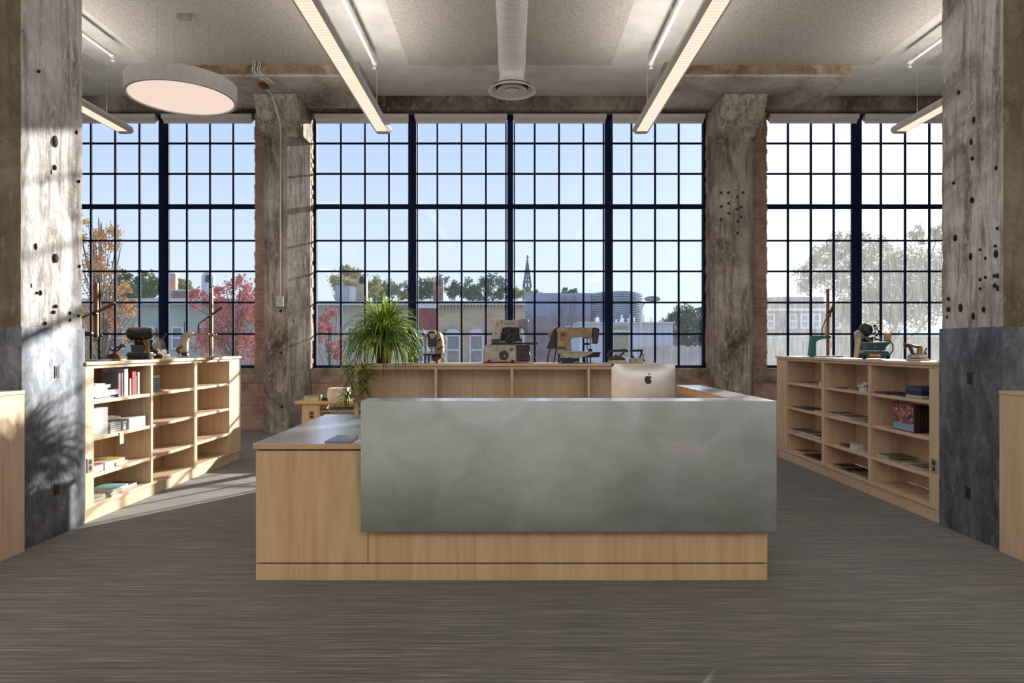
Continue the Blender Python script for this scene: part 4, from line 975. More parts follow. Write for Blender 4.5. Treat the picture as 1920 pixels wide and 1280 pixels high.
# --- two flat irons
t = thing('flat_iron', 'old pressing iron with long black handle and rounded dark body, left of the box-shaped iron', 'iron', (X(1158, YB), YB, ZB)); q = PXB(t, 1158, 681.5, SB)
q.prism('sole', [(1139, 681.5), (1140, 678), (1144, 676.5), (1172, 676.5), (1177, 681.5)], -.06, .06, pm((178, 168, 136), .4, .3), .004)
q.prism('body', [(1141, 676), (1144, 671), (1152, 668), (1162, 668.5), (1170, 672), (1173, 676)], -.05, .05, pm((72, 34, 28), .45), .008)
q.prism('front_post', [(1140, 672), (1139, 666), (1142, 660), (1145, 660), (1145, 667), (1147, 671)], -.02, .02, BLACKM, .004)
q.prism('rear_post', [(1158, 670), (1170, 659), (1172.5, 661), (1162, 671)], -.015, .015, BLACKM, .003)
q.tube('handle', [(1142, 660, 0), (1152, 658.5, 0), (1174, 657.5, 0)], .013, BLACK); q.ell('handle_knob', 1175.5, 659, 2.4, 2.4, .016, 0, BLACKM); q.ell('valve', 1155, 668, 3.2, 2.2, .02, 0, NAVY)
t = thing('flat_iron', 'box-shaped beige iron with short black handle, just above the computer', 'iron', (X(1193, YB), YB, ZB)); q = PXB(t, 1193, 681.5, SB)
q.prism('body', [(1181, 681.5), (1180.5, 674), (1183, 672), (1203, 672), (1204.5, 681.5)], -.06, .06, pm((176, 160, 128), .45, .2), .005)
q.prism('front_post', [(1187, 673), (1183, 667), (1182, 659), (1184.5, 659), (1185.5, 666), (1189.5, 671)], -.014, .014, BLACKM, .003); q.prism('rear_post', [(1197, 672), (1200, 667), (1202, 659), (1204.5, 659), (1203, 668), (1200, 673)], -.014, .014, BLACKM, .003)
q.tube('handle', [(1181.5, 658.5, 0), (1192, 658, 0), (1205, 658, 0)], .013, BLACK); q.ell('screw', 1189, 675.5, 1.2, 1.2, .006, -.062, BLACK)
q.tube('hose', [(1203, 661, 0), (1206, 668, -.02), (1204, 673, -.03), (1207, 677, -.03)], .006, BLACKM); q.ell('hose_end', 1207, 677, 1.7, 1.7, .012, -.03, BLACKM)

# --- spider plant
PX_, PYb = 719, 681.5
t = thing('spider_plant', 'large bushy spider plant in a dark pot with runners hanging down', 'plant', (X(PX_, YB), YB, ZB))
b = MB(); b.lathe([(.075, 0), (.078, .004), (.115, .20), (.122, .205), (.122, .232), (.112, .232), (.104, .21), (0, .205)], (0, 0, 0), 'z', 32); b.build('pot', plain('dark_brown_pot', (58, 40, 34), .55, 0, .15), t, smooth=True)
def leafmat(name, a, b_, c_):
    m = Mat(name); f = m.noise(7, 3, 0.6); col = m.ramp(f, [(0.38, a), (0.5, b_), (0.62, c_)])
    m.set(col, .4); t_ = m.n('ShaderNodeBsdfTranslucent'); m.l(m.mix(0.5, col, (190, 215, 70)), t_.inputs[0])
    mx = m.n('ShaderNodeMixShader'); mx.inputs[0].default_value = .42; m.l(m.b.outputs[0], mx.inputs[1]); m.l(t_.outputs[0], mx.inputs[2]); m.l(mx.outputs[0], m.out.inputs[0]); return m.m
LEAFA = leafmat('spider_leaf_green', (26, 52, 20), (50, 84, 26), (112, 142, 48)); LEAFB = leafmat('spider_leaf_yellow', (96, 128, 40), (150, 172, 70), (196, 204, 120))
def blade(b, o, az, el, L, wdt, droop, n=9, tw=0):
    """arched strap leaf, folded a little along its midrib"""
    d = Vector((math.cos(az)*math.cos(el), math.sin(az)*math.cos(el), math.sin(el))); p = Vector(o); side = Vector((-math.sin(az), math.cos(az), 0))
    V = []; st = L/n
    for i in range(n+1):
        k = i/n; wd_ = wdt*(.55+1.1*k if k < .35 else .93*(1-((k-.35)/.65)**2.2)+.02)
        up = side.cross(d).normalized()
        V += [p-side*wd_/2+up*wd_*.18, p, p+side*wd_/2+up*wd_*.18]
        p = p + d*st; d = (d + Vector((0, 0, -droop*st*(.4+1.4*k)))).normalized()
    Fs = []
    for i in range(n): Fs += [(3*i, 3*i+1, 3*i+4, 3*i+3), (3*i+1, 3*i+2, 3*i+5, 3*i+4)]
    b.cur = tw; b.add(V, Fs)
r = random.Random(12); b = MB()
for i in range(560):
    az = r.uniform(0, 2*PI); k = r.random(); el = math.radians(2+80*k)
    L = r.uniform(.40, .74)*(1 if k < .6 else .82); o = (math.cos(az)*r.uniform(0, .07), math.sin(az)*r.uniform(0, .07), .20+r.uniform(0, .10)+.10*k)
    blade(b, o, az+r.uniform(-.3, .3), el, L, r.uniform(.013, .024), r.uniform(3.4, 7.5), tw=0 if r.random() < .68 else 1)
b.build('foliage', [LEAFA, LEAFB], t, smooth=True)
def runner(path, tuft_pos, n, L, seed, wd_=.014):
    r = random.Random(seed); b = MB(); b.tube(path, .0022, 5); b.cur = 0
    for (c_, k) in tuft_pos:
        for i in range(k):
            az = r.uniform(0, 2*PI); blade(b, c_, az, math.radians(r.uniform(-35, 60)), r.uniform(.6, 1)*L, r.uniform(.7, 1.2)*wd_, r.uniform(6, 12), 7, tw=0 if r.random() < .8 else 1)
    return b
# runners fall in front of and beside the left end of the cabinet
base = t.location
def L_(px, py, Y): return (X(px, Y)-base.x, Y-base.y, Z(py, Y)-base.z)
runner([(-.1, -.05, .3), L_(672, 640, 7.35), L_(655, 672, 7.30), L_(652, 700, 7.30), L_(648, 735, 7.30), L_(650, 760, 7.30)],
       [(L_(655, 690, 7.3), 22), (L_(654, 712, 7.3), 14), (L_(652, 738, 7.3), 34), (L_(650, 748, 7.3), 34)], 0, .25, 3).build('runner', [LEAFA, LEAFB], t, smooth=True)
runner([(-.08, -.08, .3), L_(685, 640, 7.33), L_(690, 672, 7.26), L_(686, 700, 7.26), L_(684, 735, 7.26)],
       [(L_(682, 692, 7.26), 26), (L_(686, 712, 7.26), 34), (L_(684, 730, 7.26), 24)], 0, .24, 5).build('runner', [LEAFA, LEAFB], t, smooth=True)
runner([(.1, -.05, .3), L_(770, 640, 7.45), L_(778, 668, 7.45)], [(L_(776, 664, 7.45), 22)], 0, .13, 9).build('runner', [LEAFA, LEAFB], t, smooth=True)

# --- machines on the left bookcase
ZC = 1.2895
def on_left(px, py=None): Y = 3.58*F/(960-px); return Y, Y/F
Y, s_ = on_left(181)
t = thing('cloth_cutter', 'tall rusty post of a cloth cutting machine with slanting wooden handle, beside the left column', 'cutting machine', (-3.58, Y, ZC)); q = PXB(t, 181, Z(0, Y) and (HOR+(EYE-ZC)*F/Y), s_)
q.box('post', 177, 184.5, 530, 632, -.015, .015, plain('rusted_post', (120, 74, 46), .5, .4, .3, 8), .003)
q.box('rear_post', 181, 186, 528, q.py-1, .017, .03, GUN, .002)
q.tube('handle', [(152, 598, -.03), (170, 590, -.03), (190, 583, -.03), (206, 575, -.03)], [.010, .008, .012, .017], pm((88, 58, 40), .5)); q.tube('handle_tip', [(206, 575, -.03), (219, 567, -.03)], [.018, .015], RUST)
q.disc('clamp', 182, 588, 4, -.045, -.016, BLACKM)
q.prism('arm', [(150, 621), (173, 622), (174, 625), (174, 630), (150, 630)], -.02, .02, GUN, .004); q.ell('collar', 180, 629, 5, 4, .03, 0, BLACKM); q.ell('knob', 190, 629, 2.6, 3.2, .018, 0, pm((60, 44, 50), .3, .5)); q.ell('wing_nut', 178, 637, 4, 3.4, .014, 0, BRASS)
q.hdisc('base_plate', 178, q.py-.1, .13, .012, pm((150, 150, 160), .3, .7))
Y, s_ = on_left(217); py = HOR+(EYE-ZC)*F/Y
t = thing('travel_iron', 'small rusty iron with curled handle on the left bookcase', 'iron', (-3.50, 3.50*F/(960-217), ZC)); q = PXB(t, 217, py, s_)
q.prism('sole', [(202, py), (203, py-4), (230, py-4), (232, py)], -.05, .05, pm((156, 140, 108), .4, .4), .004); q.prism('body', [(203, py-4.2), (207, py-11), (213, py-13), (222, py-13), (227, py-9), (230, py-4.2)], -.04, .04, RUST, .008)
q.tube('handle_lever', [(212, py-8, -.05), (224, py-17, -.05), (234, py-25, -.05), (239, py-27, -.05)], .008, RUST); q.tube('handle', [(206, py-22, 0), (211, py-18, 0), (218, py-24, 0), (226, py-25, 0), (229, py-29, 0), (226, py-30, 0)], .010, pm((66, 36, 26), .4)); q.ell('knob', 239, py-27, 2.4, 3, .014, -.05, pm((80, 72, 80), .3, .6))
Y, s_ = on_left(268); py = HOR+(EYE-ZC)*F/Y
t = thing('motor_machine', 'dark machine with fat horizontal motor drum on the left bookcase', 'sewing machine', (-3.58, Y, ZC)); q = PXB(t, 268, py, s_)
q.box('base', 248, 279, py-13, py, -.09, .09, pm((38, 42, 46), .4), .006); q.box('base_shelf', 247, 283, py-10, py-6, -.10, .10, pm((40, 56, 74), .4), .003)
q.prism('body', [(252, py-13.5), (252, py-24), (249, py-27), (276, py-27), (275, py-13.5)], -.06, .06, pm((66, 70, 68), .45), .006)
q.box('neck', 255, 273, py-38, py-27, -.03, .03, BLACKM, .006)
mb = MB(); mb.M = Matrix.Translation(((262-268)*s_, 0, 48*s_)); mb.lathe([(0, -22*s_), (9*s_, -21*s_), (11.5*s_, -17*s_), (12*s_, -12*s_), (12*s_, 14*s_), (10.8*s_, 20*s_), (7*s_, 23*s_), (0, 24*s_)], (0, 0, 0), 'x', 28); mb.build('motor', pm((48, 50, 46), .32, .3), t, smooth=True)
mb = MB(); mb.M = Matrix.Translation(((262-268)*s_, 0, 48*s_)); mb.lathe([(12.3*s_, -11*s_), (12.3*s_, -9*s_)], (0, 0, 0), 'x', 28).lathe([(12.3*s_, 10*s_), (12.3*s_, 12*s_)], (0, 0, 0), 'x', 28); mb.build('motor_band', BLACK, t, smooth=True)
for k in range(10): r = random.Random(k); q.ell('linkage', 244+k*3.2, py-31-r.random()*5, 1.8, 1.5, .015, -.04, [STL, BRASS, BLACKM][k % 3])
q.prism('side_arm', [(276, py-27), (279, py-36), (284, py-32), (283, py-20), (287, py), (281, py), (277, py-18)], -.05, -.02, BRASS, .003); q.tube('lever', [(271, py-44, -.05), (276, py-38, -.06), (279, py-30, -.06)], .006, RUST)
q.tube('oil_pipe', [(249.5, py-58, 0), (249.5, py-68, 0)], .003, BLACKM)
Y, s_ = on_left(310); py = HOR+(EYE-ZC)*F/Y
t = thing('buttonhole_machine', 'squat black machine with large pale spoked wheel on the left bookcase', 'sewing machine', (-3.58, Y, ZC)); q = PXB(t, 310, py, s_)
q.box('base', 284, 312, py-8, py, -.08, .08, pm((120, 44, 40), .5), .005); q.box('bed', 283, 306, py-16, py-8.5, -.08, .08, BLACK, .004)
q.prism('body', [(281, py-16.5), (281, py-30), (286, py-35), (298, py-34), (304, py-26), (304, py-16.5)], -.06, .06, BLACKM, .008)
q.tube('cylinder', [(291, py-34, 0), (291, py-44, 0)], .012, STL)
mb = MB(); mb.M = Matrix.Translation(((306-310)*s_, -.09, 26*s_)) @ Matrix.Rotation(.7, 4, 'Z'); mb.lathe([(3*s_, -.010), (8*s_, -.008), (11.5*s_, -.005), (11.5*s_, .005), (8*s_, .008), (3*s_, .010)], (0, 0, 0), 'y', 30); mb.build('wheel', STL, t, smooth=True)
q.tube('spoke', [(304, py-40, -.1), (303, py-56, -.1)], [.010, .005], GUN); q.tube('spoke', [(314, py-36, -.1), (321, py-46, -.1)], [.012, .008], pm((74, 60, 50), .4)); q.tube('spoke', [(316, py-24, -.1), (323, py-14, -.1)], [.010, .007], GUN)
q.tube('white_hose', [(306, py-18, -.12), (313, py-10, -.13), (323, py-3, -.10), (336, py-1.2, -.08)], .009, pm((226, 224, 220), .4)); q.disc('rear_roller', 300, py-9, 7, -.11, -.085, GUN)
Y, s_ = on_left(365); py = HOR+(EYE-ZC)*F/Y
t = thing('cloth_cutter', 'cream C-arm cloth cutter with tall slender post and slanting handle on the left bookcase', 'cutting machine', (-3.58, Y, ZC)); q = PXB(t, 365, py, s_)
q.prism('frame', [(338, py-9), (338, py-31), (341, py-40), (346, py-46), (354, py-47), (362, py-46), (362, py-40), (355, py-36), (352, py-28), (352, py-9)], -.025, .025, CREAM, .006)
q.box('arm', 362, 392, py-45, py-41, -.016, .016, CREAM2, .003); q.prism('frame_foot', [(336, py-3), (338, py-8.8), (352, py-8.8), (353, py-3)], -.03, .03, GUN, .003)
q.box('post', 394.5, 399, py-130, py-3, -.012, .012, plain('aged_cream_post', (170, 152, 120), .4, .3, .2), .002); q.box('blade_guide', 396, 398.5, py-120, py-45, -.02, -.013, GUN, .001); q.ell('post_tip', 397, py-131, 1.4, 2.6, .008, 0, BLACK)
q.tube('handle', [(374, py-62, -.03), (386, py-70, -.03), (399, py-80, -.03)], [.006, .007, .010], GUN); q.tube('hand_grip', [(399, py-80, -.03), (419, py-94, -.03)], [.012, .015], pm((70, 56, 44), .5)); q.ell('pivot', 397, py-78, 4, 3.4, .02, -.02, BRASS)
q.prism('guide_loop', [(371, py-45), (371, py-60), (372.5, py-62), (374, py-60), (374, py-45)], -.006, .006, pm((60, 50, 34), .4, .4), .001); q.tube('thin_rod', [(346, py-46, 0), (346, py-67, 0)], .004, BLACKM)
q.ell('collar', 397, py-42, 4.5, 3.8, .022, 0, BRASS); q.ell('clamp_knob', 405, py-42, 2, 3, .012, 0, STL); q.ell('clutch', 335, py-14, 4.6, 6, .03, 0, RUST); q.ell('clutch', 341, py-20, 4, 4, .03, -.02, BRASS)
q.prism('white_knob', [(339, py-1), (341, py-8), (343.5, py-7), (344, py-1)], -.05, -.03, WHC, .002)
mb = MB(); mb.M = Matrix.Translation((.06, 0, 0)) @ Matrix.Diagonal((1.9, 1, 1, 1)); mb.lathe([(.13, 0), (.135, .006), (.13, .012), (0, .014)], (0, 0, 0), 'z', 32); mb.build('base_plate', pm((170, 160, 150), .3, .5), t, smooth=True)

# --- machines on the right bookcase
def on_right(px): Y = 3.58*F/(px-960); return Y, Y/F, HOR+(EYE-ZC)*F/Y
Y, s_, py = on_right(1542)
t = thing('cloth_cutter', 'petrol blue C-arm cloth cutter with tall rusty post on the right bookcase', 'cutting machine', (3.58, Y, ZC)); q = PXB(t, 1542, py, s_)
q.prism('frame', [(1516, py-2), (1520, py-39), (1522, py-40.5), (1549, py-40), (1549, py-35), (1533, py-32), (1528, py-28), (1528, py-2)], -.035, .035, TEALP, .006)
q.box('post', 1550, 1554.5, py-128, py-3, -.012, .012, plain('rusty_cutter_post', (126, 82, 58), .5, .3, .3, 8), .002); q.box('blade_guard', 1547, 1549.5, py-60, py-38, -.008, .008, pm((206, 186, 160), .5), .001)
q.tube('lever', [(1540, py-53, -.02), (1545, py-66, -.02), (1552, py-79, -.02)], .007, RUST); q.tube('link', [(1540, py-40, -.02), (1540, py-54, -.02)], .006, GUN)
q.tube('hand_grip', [(1554, py-82, -.02), (1562, py-95, -.02)], [.016, .020], BLACK); q.ell('pivot', 1552, py-78, 5, 4.2, .022, -.02, pm((130, 100, 80), .4, .5))
q.ell('collar', 1553, py-38, 5, 3, .02, 0, GUN); q.tube('hook', [(1553, py-30, 0), (1557, py-27, -.02), (1557, py-21, -.02), (1555, py-17, -.02)], .005, pm((206, 190, 180), .5))
mb = MB(); mb.M = Matrix.Translation((.05, 0, 0)) @ Matrix.Diagonal((1.7, 1, 1, 1)); mb.lathe([(.11, 0), (.115, .006), (.11, .014), (.0, .016)], (0, 0, 0), 'z', 32); mb.build('base_plate', pm((168, 160, 176), .3, .5), t, smooth=True)
Y, s_, py = on_right(1635)
t = thing('motor_machine', 'petrol blue sewing machine with upright motor and wooden spool holder on the right bookcase', 'sewing machine', (3.58, Y, ZC)); q = PXB(t, 1635, py, s_)
q.prism('base', [(1609, py-1), (1609, py-11), (1613, py-15), (1656, py-15), (1660, py-8), (1660, py-1)], -.09, .08, PETROL, .006); q.box('maker_plate', 1620, 1642, py-10, py-4, -.094, -.0905, pm((196, 106, 72), .4), .001)
for k in range(4): q.box('plate_mark', 1622+5*k, 1625+5*k, py-8.6, py-5.4, -.0955, -.0945, pm((232, 196, 170), .4), .0005)
q.prism('bed', [(1619, py-15.5), (1619, py-31), (1666, py-32), (1654, py-22), (1654, py-15.5)], -.07, .06, PETROL, .006); q.disc('badge', 1634, py-23, 2.4, -.074, -.0705, pm((120, 100, 80), .4))
q.ell('motor', 1623, py-54, 12, 13, .075, 0, pm((36, 52, 62), .28, .3)); q.box('motor_foot', 1614, 1634, py-40, py-31.5, -.04, .04, BLACKM, .005); q.box('motor_bracket', 1619, 1625, py-42, py-36, -.05, .05, GUN, .003)
q.prism('belt_guard', [(1603, py-2), (1605, py-28), (1603, py-50), (1608, py-54), (1612, py-50), (1611, py-28), (1608, py-2)], -.03, .03, pm((204, 184, 152), .4), .005)
q.disc('pulley', 1607, py-46, 5, -.045, -.032, STL)
for k, (a, b_) in enumerate([(1638, 62), (1641, 57), (1645, 52), (1636, 48), (1640, 44), (1634, 40), (1640, 37), (1645, 36), (1630, 38), (1626, 34)]): q.ell('linkage', a, py-b_, 2.2, 2.2, .02, -.03, [BLACKM, STL, GUN, BRASS][k % 4])
q.tube('rod', [(1636, py-64, -.02), (1639, py-50, -.03), (1636, py-34, -.04)], .006, STL); q.tube('rod', [(1642, py-60, -.02), (1646, py-44, -.03), (1650, py-34, -.04)], .005, GUN)
for k in range(5): q.tube('lead', [(1612, py-48+k*2, -.05), (1618, py-36-k, -.07), (1630, py-32, -.07)], .0035, GUN if k % 2 else STL)
q.tube('spool_hose', [(1652, py-34, -.05), (1664, py-33, -.05), (1669, py-26, -.05), (1669, py-16, -.05), (1664, py-9, -.05), (1656, py-6, -.05)], .006, BLACK)
mb = MB(); mb.lathe([(.0, 0), (5.5*s_, 0), (6*s_, .003), (6*s_, 12.5*s_), (5.5*s_, 13*s_), (0, 13*s_)], ((1664-1635)*s_, 0, 34.5*s_), 'z', 24); mb.build('wooden_spool', pm((190, 156, 110), .5), t, smooth=True)
for a in (1613, 1656): q.disc('foot', a, py-3, 3, -.09, -.06, BLACK)
Y, s_, py = on_right(1719)
t = thing('steam_iron', 'small tarnished silver iron with brown handle at the near end of the right bookcase', 'iron', (3.55, 3.55*F/(1719-960), ZC)); q = PXB(t, 1719, py, s_)
q.prism('sole', [(1702, py), (1704, py-4), (1737, py-4), (1739, py)], -.05, .05, STL, .003); q.prism('body', [(1704, py-4.2), (1707, py-11), (1712, py-14), (1732, py-13), (1736, py-4.2)], -.042, .042, pm((170, 156, 140), .25, .8, .25), .008)
q.tube('handle', [(1697, py-27, 0), (1703, py-29, 0), (1712, py-27, 0), (1727, py-25, 0)], [.018, .014, .013, .013], pm((112, 74, 48), .35)); q.ell('handle_cap', 1698, py-28, 3.2, 5, .026, 0, pm((60, 42, 40), .3, .4))
q.prism('front_post', [(1703, py-26), (1709, py-13), (1714, py-13), (1709, py-26)], -.012, .012, GUN, .003); q.prism('rear_post', [(1721, py-25), (1719, py-13), (1728, py-13), (1729, py-24)], -.014, .014, pm((150, 104, 70), .3, .6), .003)
q.tube('cord_guard', [(1732, py-5, 0), (1733, py-14, 0), (1737, py-24, 0)], .007, BRASS); q.ell('cord_end', 1734, py-12, 2, 4, .012, -.01, GUN)

# ================================================================== OUTSIDE THE WINDOWS
m = Mat('town_ground'); f = m.noise(.15, 6, .6)
m.set(m.ramp(f, [(0.35, (118, 116, 108)), (0.5, (150, 146, 136)), (0.65, (112, 122, 92))]), .9)
g = struct(box(-300, 300, 12.5, 500, -2.4, -2.2).build('ground', m.m))
def outmat(name, a, b_, scale=.9, st=(1, 1, 1), brick=False):
    m = Mat(name); f = m.noise(scale, 6, .65, m.coord(st)); c = m.ramp(f, [(0.35, a), (0.65, b_)])
    if brick:
        sp = m.n('ShaderNodeSeparateXYZ'); m.l(m.coord(), sp.inputs[0]); cb = m.n('ShaderNodeCombineXYZ'); m.l(m.math('ADD', sp.outputs[0], sp.outputs[1]), cb.inputs[0]); m.l(sp.outputs[2], cb.inputs[1])
        br = m.n('ShaderNodeTexBrick'); br.inputs['Scale'].default_value = 1; br.inputs['Brick Width'].default_value = .4; br.inputs['Row Height'].default_value = .13; br.inputs['Mortar Size'].default_value = .012
        for k_, v in (('Color1', .55), ('Color2', .42), ('Mortar', .62)): br.inputs[k_].default_value = (v, v, v, 1)
        m.l(cb.outputs[0], br.inputs['Vector']); c = m.mix(.8, c, m.mix(1.0, c, br.outputs['Color'], 'OVERLAY'))
    m.set(c, .85); return m.m
TANB = outmat('tan_brick', (176, 152, 122), (208, 188, 158), .5, (1, 1, 3), True); REDB = outmat('maroon_paint', (134, 48, 58), (158, 66, 74), .8)
PALE = outmat('pale_grey_green_render', (150, 160, 152), (186, 192, 180), .35, (1, 1, 2)); BEI = outmat('beige_render', (176, 164, 146), (204, 196, 180), .5)
LIL = outmat('lilac_grey_panel', (142, 150, 176), (160, 166, 190), .3); PINKB = outmat('pinkish_brick', (146, 128, 138), (168, 150, 156), .6, (1, 1, 2), True)
CORN = outmat('white_cornice', (200, 204, 206), (222, 224, 224), .6); OLDB = outmat('weathered_red_brick', (112, 88, 82), (146, 120, 112), 1.2, (1, 1, 2), True)
WGL = pm((120, 136, 144), .12); WTR = pm((222, 224, 226), .5); SIDING = outmat('pale_siding', (186, 194, 212), (208, 214, 228), 1.5, (6, 6, .3))
def facade(t, px0, px1, pyt, Y, depth, mat, name='wall', zb=-2.2):
    return box(X(px0, Y), X(px1, Y), Y, Y+depth, zb, Z(pyt, Y)).build(name, mat, t, True)
def win(t, px0, px1, pyt, pyb, Y, arch=False, mid=None):
    a, b_, zt, zb = X(px0, Y), X(px1, Y), Z(pyt, Y), Z(pyb, Y); fr = MB(); wd_ = .10
    fr.box(a, a+wd_, Y-.09, Y-.004, zb, zt).box(b_-wd_, b_, Y-.09, Y-.004, zb, zt).box(a+wd_, b_-wd_, Y-.09, Y-.004, zt-wd_, zt).box(a+wd_, b_-wd_, Y-.09, Y-.004, zb, zb+wd_)
    zm = (zt+zb)/2 if mid is None else Z(mid, Y); fr.box(a+wd_, b_-wd_, Y-.08, Y-.004, zm-.05, zm+.05)
    if arch:
        c_ = (a+b_)/2; n = 10; pts = [(a, zt+.001)]+[(c_-(b_-a)/2*math.cos(PI*i/n), zt+.001+.32*math.sin(PI*i/n)) for i in range(n+1)]+[(b_, zt+.001)]
        fr.prism(pts[1:-1], Y-.09, Y-.004, 'y')
    o = fr.build('window', WTR, t, True)
    p = box(a+wd_, b_-wd_, Y-.03, Y-.01, zb+wd_, zt-wd_).build('pane', WGL, o); p.location = -t.location
YR = 38.0; ROOF = Z(566, YR)+.002
t = thing('row_building', 'pale grey-green rendered building with white cornice outside the left window', 'building', (X(330, YR), YR, -2.2))
facade(t, 120, 560, 566, YR, 9, PALE); box(X(118, YR), X(560, YR), YR-.4, YR+.2, Z(571, YR), Z(560, YR)).build('cornice', CORN, t, True)
for a, b_ in ((206, 234), (270, 290), (322, 345), (372, 396), (424, 446), (476, 500)): win(t, a, b_, 612, 655, YR)
t = thing('brick_chimney', 'square pinkish brick chimney beside the left window mullion', 'chimney', (X(322, 41), 41, ROOF)); box(X(311, 41), X(329, 41), 41, 41.3, ROOF, Z(514, 41)).build('stack', outmat('pink_chimney_brick', (186, 140, 124), (206, 164, 146), 1, (1, 1, 1), True), t, True); box(X(310, 41), X(330, 41), 40.9, 41.4, Z(514, 41)+.001, Z(511, 41)).build('cap', CORN, t, True)
t = thing('roof_box', 'long low brick parapet box on the roof right of the pink chimney', 'roof structure', (X(345, 41), 41, ROOF)); box(X(331, 41), X(360, 41), 40.5, 43, ROOF, Z(546, 41)).build('body', OLDB, t, True); box(X(331, 41), X(360, 41), 40.4, 43.1, Z(546, 41)+.001, Z(544.5, 41)).build('cap', CORN, t, True)
def bell_gable(px, half, pyt, pyb, Y, lab, mat, open_w):
    t = thing('bell_gable_chimney', lab, 'chimney', (X(px, Y), Y, ROOF)); s_ = Y/F; w_ = half*s_; h = Z(pyt, Y)-ROOF
    pts = [(-w_, 0)] + [(-w_*math.cos(PI*i/12), h-w_+w_*math.sin(PI*i/12)) for i in range(13)] + [(w_, 0)]
    ow = w_*open_w
    # pierced top: two legs and the arch
    out = [(-w_, 0), (w_, 0), (w_, h-w_*1.8), (-w_, h-w_*1.8)]; b = MB(); b.prism(out, -.35, .35, 'y')
    n = 14
    for i in range(n):
        a0, a1 = PI*i/n, PI*(i+1)/n
        def po(a): return (-w_*math.cos(a), h-w_+w_*math.sin(a))
        def pi_(a): return (-ow*math.cos(a), h-w_+ow*math.sin(a)*1.15)
        b.prism([po(a0), po(a1), pi_(a1), pi_(a0)], -.35, .35, 'y')
    b.prism([(-w_, h-w_*1.8), (-ow, h-w_*1.8), (-ow, h-w_), (-w_, h-w_)], -.35, .35, 'y'); b.prism([(ow, h-w_*1.8), (w_, h-w_*1.8), (w_, h-w_), (ow, h-w_)], -.35, .35, 'y')
    b.v = [(x, y*.5, z) for x, y, z in b.v]; b.build('stack', mat, t); box(-ow*1.1, ow*1.1, .06, .12, h-w_*1.9, h-w_*.35).build('louvre_or_backing', pm((58, 58, 62), .8), t); return t  # dark sheet added behind the opening so it reads dark inside
bell_gable(391, 11, 510, 566, 42, 'pale rounded arch-topped chimney behind the red tree', outmat('pale_stucco', (176, 182, 196), (196, 200, 212), 1), .5)
bell_gable(679, 9.5, 515, 566, 42, 'beige arch-topped chimney beside the grey roof box', outmat('beige_stucco', (150, 138, 126), (180, 168, 150), 1), .55)
bell_gable(822, 9.5, 519, 566, 40, 'tapering red brick arch-topped chimney left of the centre mullion', OLDB, .45)
t = thing('roof_unit', 'pale blue-grey metal box standing on the roof outside the centre window', 'roof unit', (X(645, 41), 41, ROOF)); box(X(629, 41), X(652, 41), 41, 42.5, ROOF, Z(535, 41)).build('body', pm((150, 162, 180), .5), t, True); box(X(652.3, 41), X(663, 41), 41.2, 42.5, ROOF, Z(536, 41)).build('side_panel', pm((200, 206, 216), .5), t, True)
t = thing('row_building', 'long tan brick building with arched windows and white cornice behind the machines', 'building', (X(900, YR), YR, -2.2))
facade(t, 822, 985, 566, YR, 9, TANB); box(X(822, YR), X(986, YR), YR-.4, YR+.2, Z(572, YR), Z(565, YR)).build('cornice', CORN, t, True)
dn = MB()
for k in range(26): a = 824+k*6.2; dn.box(X(a, YR), X(a+2.6, YR), YR-.3, YR-.01, Z(577, YR), Z(572.5, YR))
dn.build('dentils', TANB, t, True)
for a, b_ in ((836, 864), (880, 907), (924, 950), (962, 982)): win(t, a, b_, 627, 690, YR, True, 656)
t = thing('row_building', 'maroon painted building between the beige and the tan brick ones', 'building', (X(795, YR), YR, -2.2))
facade(t, 772, 821.5, 566, YR, 9, REDB); box(X(772, YR), X(821.5, YR), YR-.4, YR+.2, Z(578, YR), Z(565, YR)).build('cornice', CORN, t, True); box(X(772, YR), X(821.5, YR), YR-.3, YR-.01, Z(625, YR), Z(619, YR)).build('shop_band', CORN, t, True)
for a, b_ in ((780, 796), (800, 816)): win(t, a, b_, 632, 680, YR)
t = thing('row_building', 'beige rendered building behind the spider plant', 'building', (X(680, YR), YR, -2.2))
facade(t, 560.5, 771.5, 566, YR, 9, BEI); box(X(560.5, YR), X(771.5, YR), YR-.4, YR+.2, Z(573, YR), Z(565, YR)).build('cornice', CORN, t, True)
for a, b_ in ((570, 590), (606, 626), (650, 672), (700, 722), (744, 764)): win(t, a, b_, 612, 655, YR)
YM = 46.0
t = thing('modern_building', 'lilac-grey modern block with pinkish brick lower floors', 'building', (X(1060, YM), YM, -2.2))
facade(t, 985, 1108, 549, YM, 10, LIL, 'upper_wall', Z(592, YM)); box(X(985, YM), X(1108, YM), YM-.05, YM+10, -2.2, Z(592, YM)-.001).build('lower_wall', PINKB, t, True)
for a in (1058, 1076): MB().prism([(X(a-12, YM), Z(610, YM)), (X(a-7, YM), Z(610, YM)), (X(a+3, YM), Z(555, YM)), (X(a-2, YM), Z(555, YM))], YM-.25, YM-.06, 'y').build('slanted_fin', pm((112, 118, 138), .5), t, True)
t = thing('louvred_building', 'curved facade of pale blue horizontal louvres beyond the lilac block', 'building', (X(1160, YM), YM, -2.2))
n = 24; pts = [(X(1108, YM)+ (X(1207, YM)-X(1108, YM))*i/n, YM+.5 - 2.2*math.sin(PI*i/n)) for i in range(n+1)]
b = MB(); b.prism(pts+[(pts[-1][0], YM+8), (pts[0][0], YM+8)], -2.2, Z(549, YM), 'z'); b.build('core', pm((84, 108, 142), .4), t, True)
for k in range(17):
    zt = Z(551+k*3.1, YM); b = MB(); o_ = [(x, y-.32) for x, y in pts]; i_ = [(x, y-.03) for x, y in pts]; b.prism(o_+i_[::-1], zt-.055, zt, 'z'); b.build('louvre_or_backing', pm((176, 198, 222), .4), t, True)
YS = 28.0
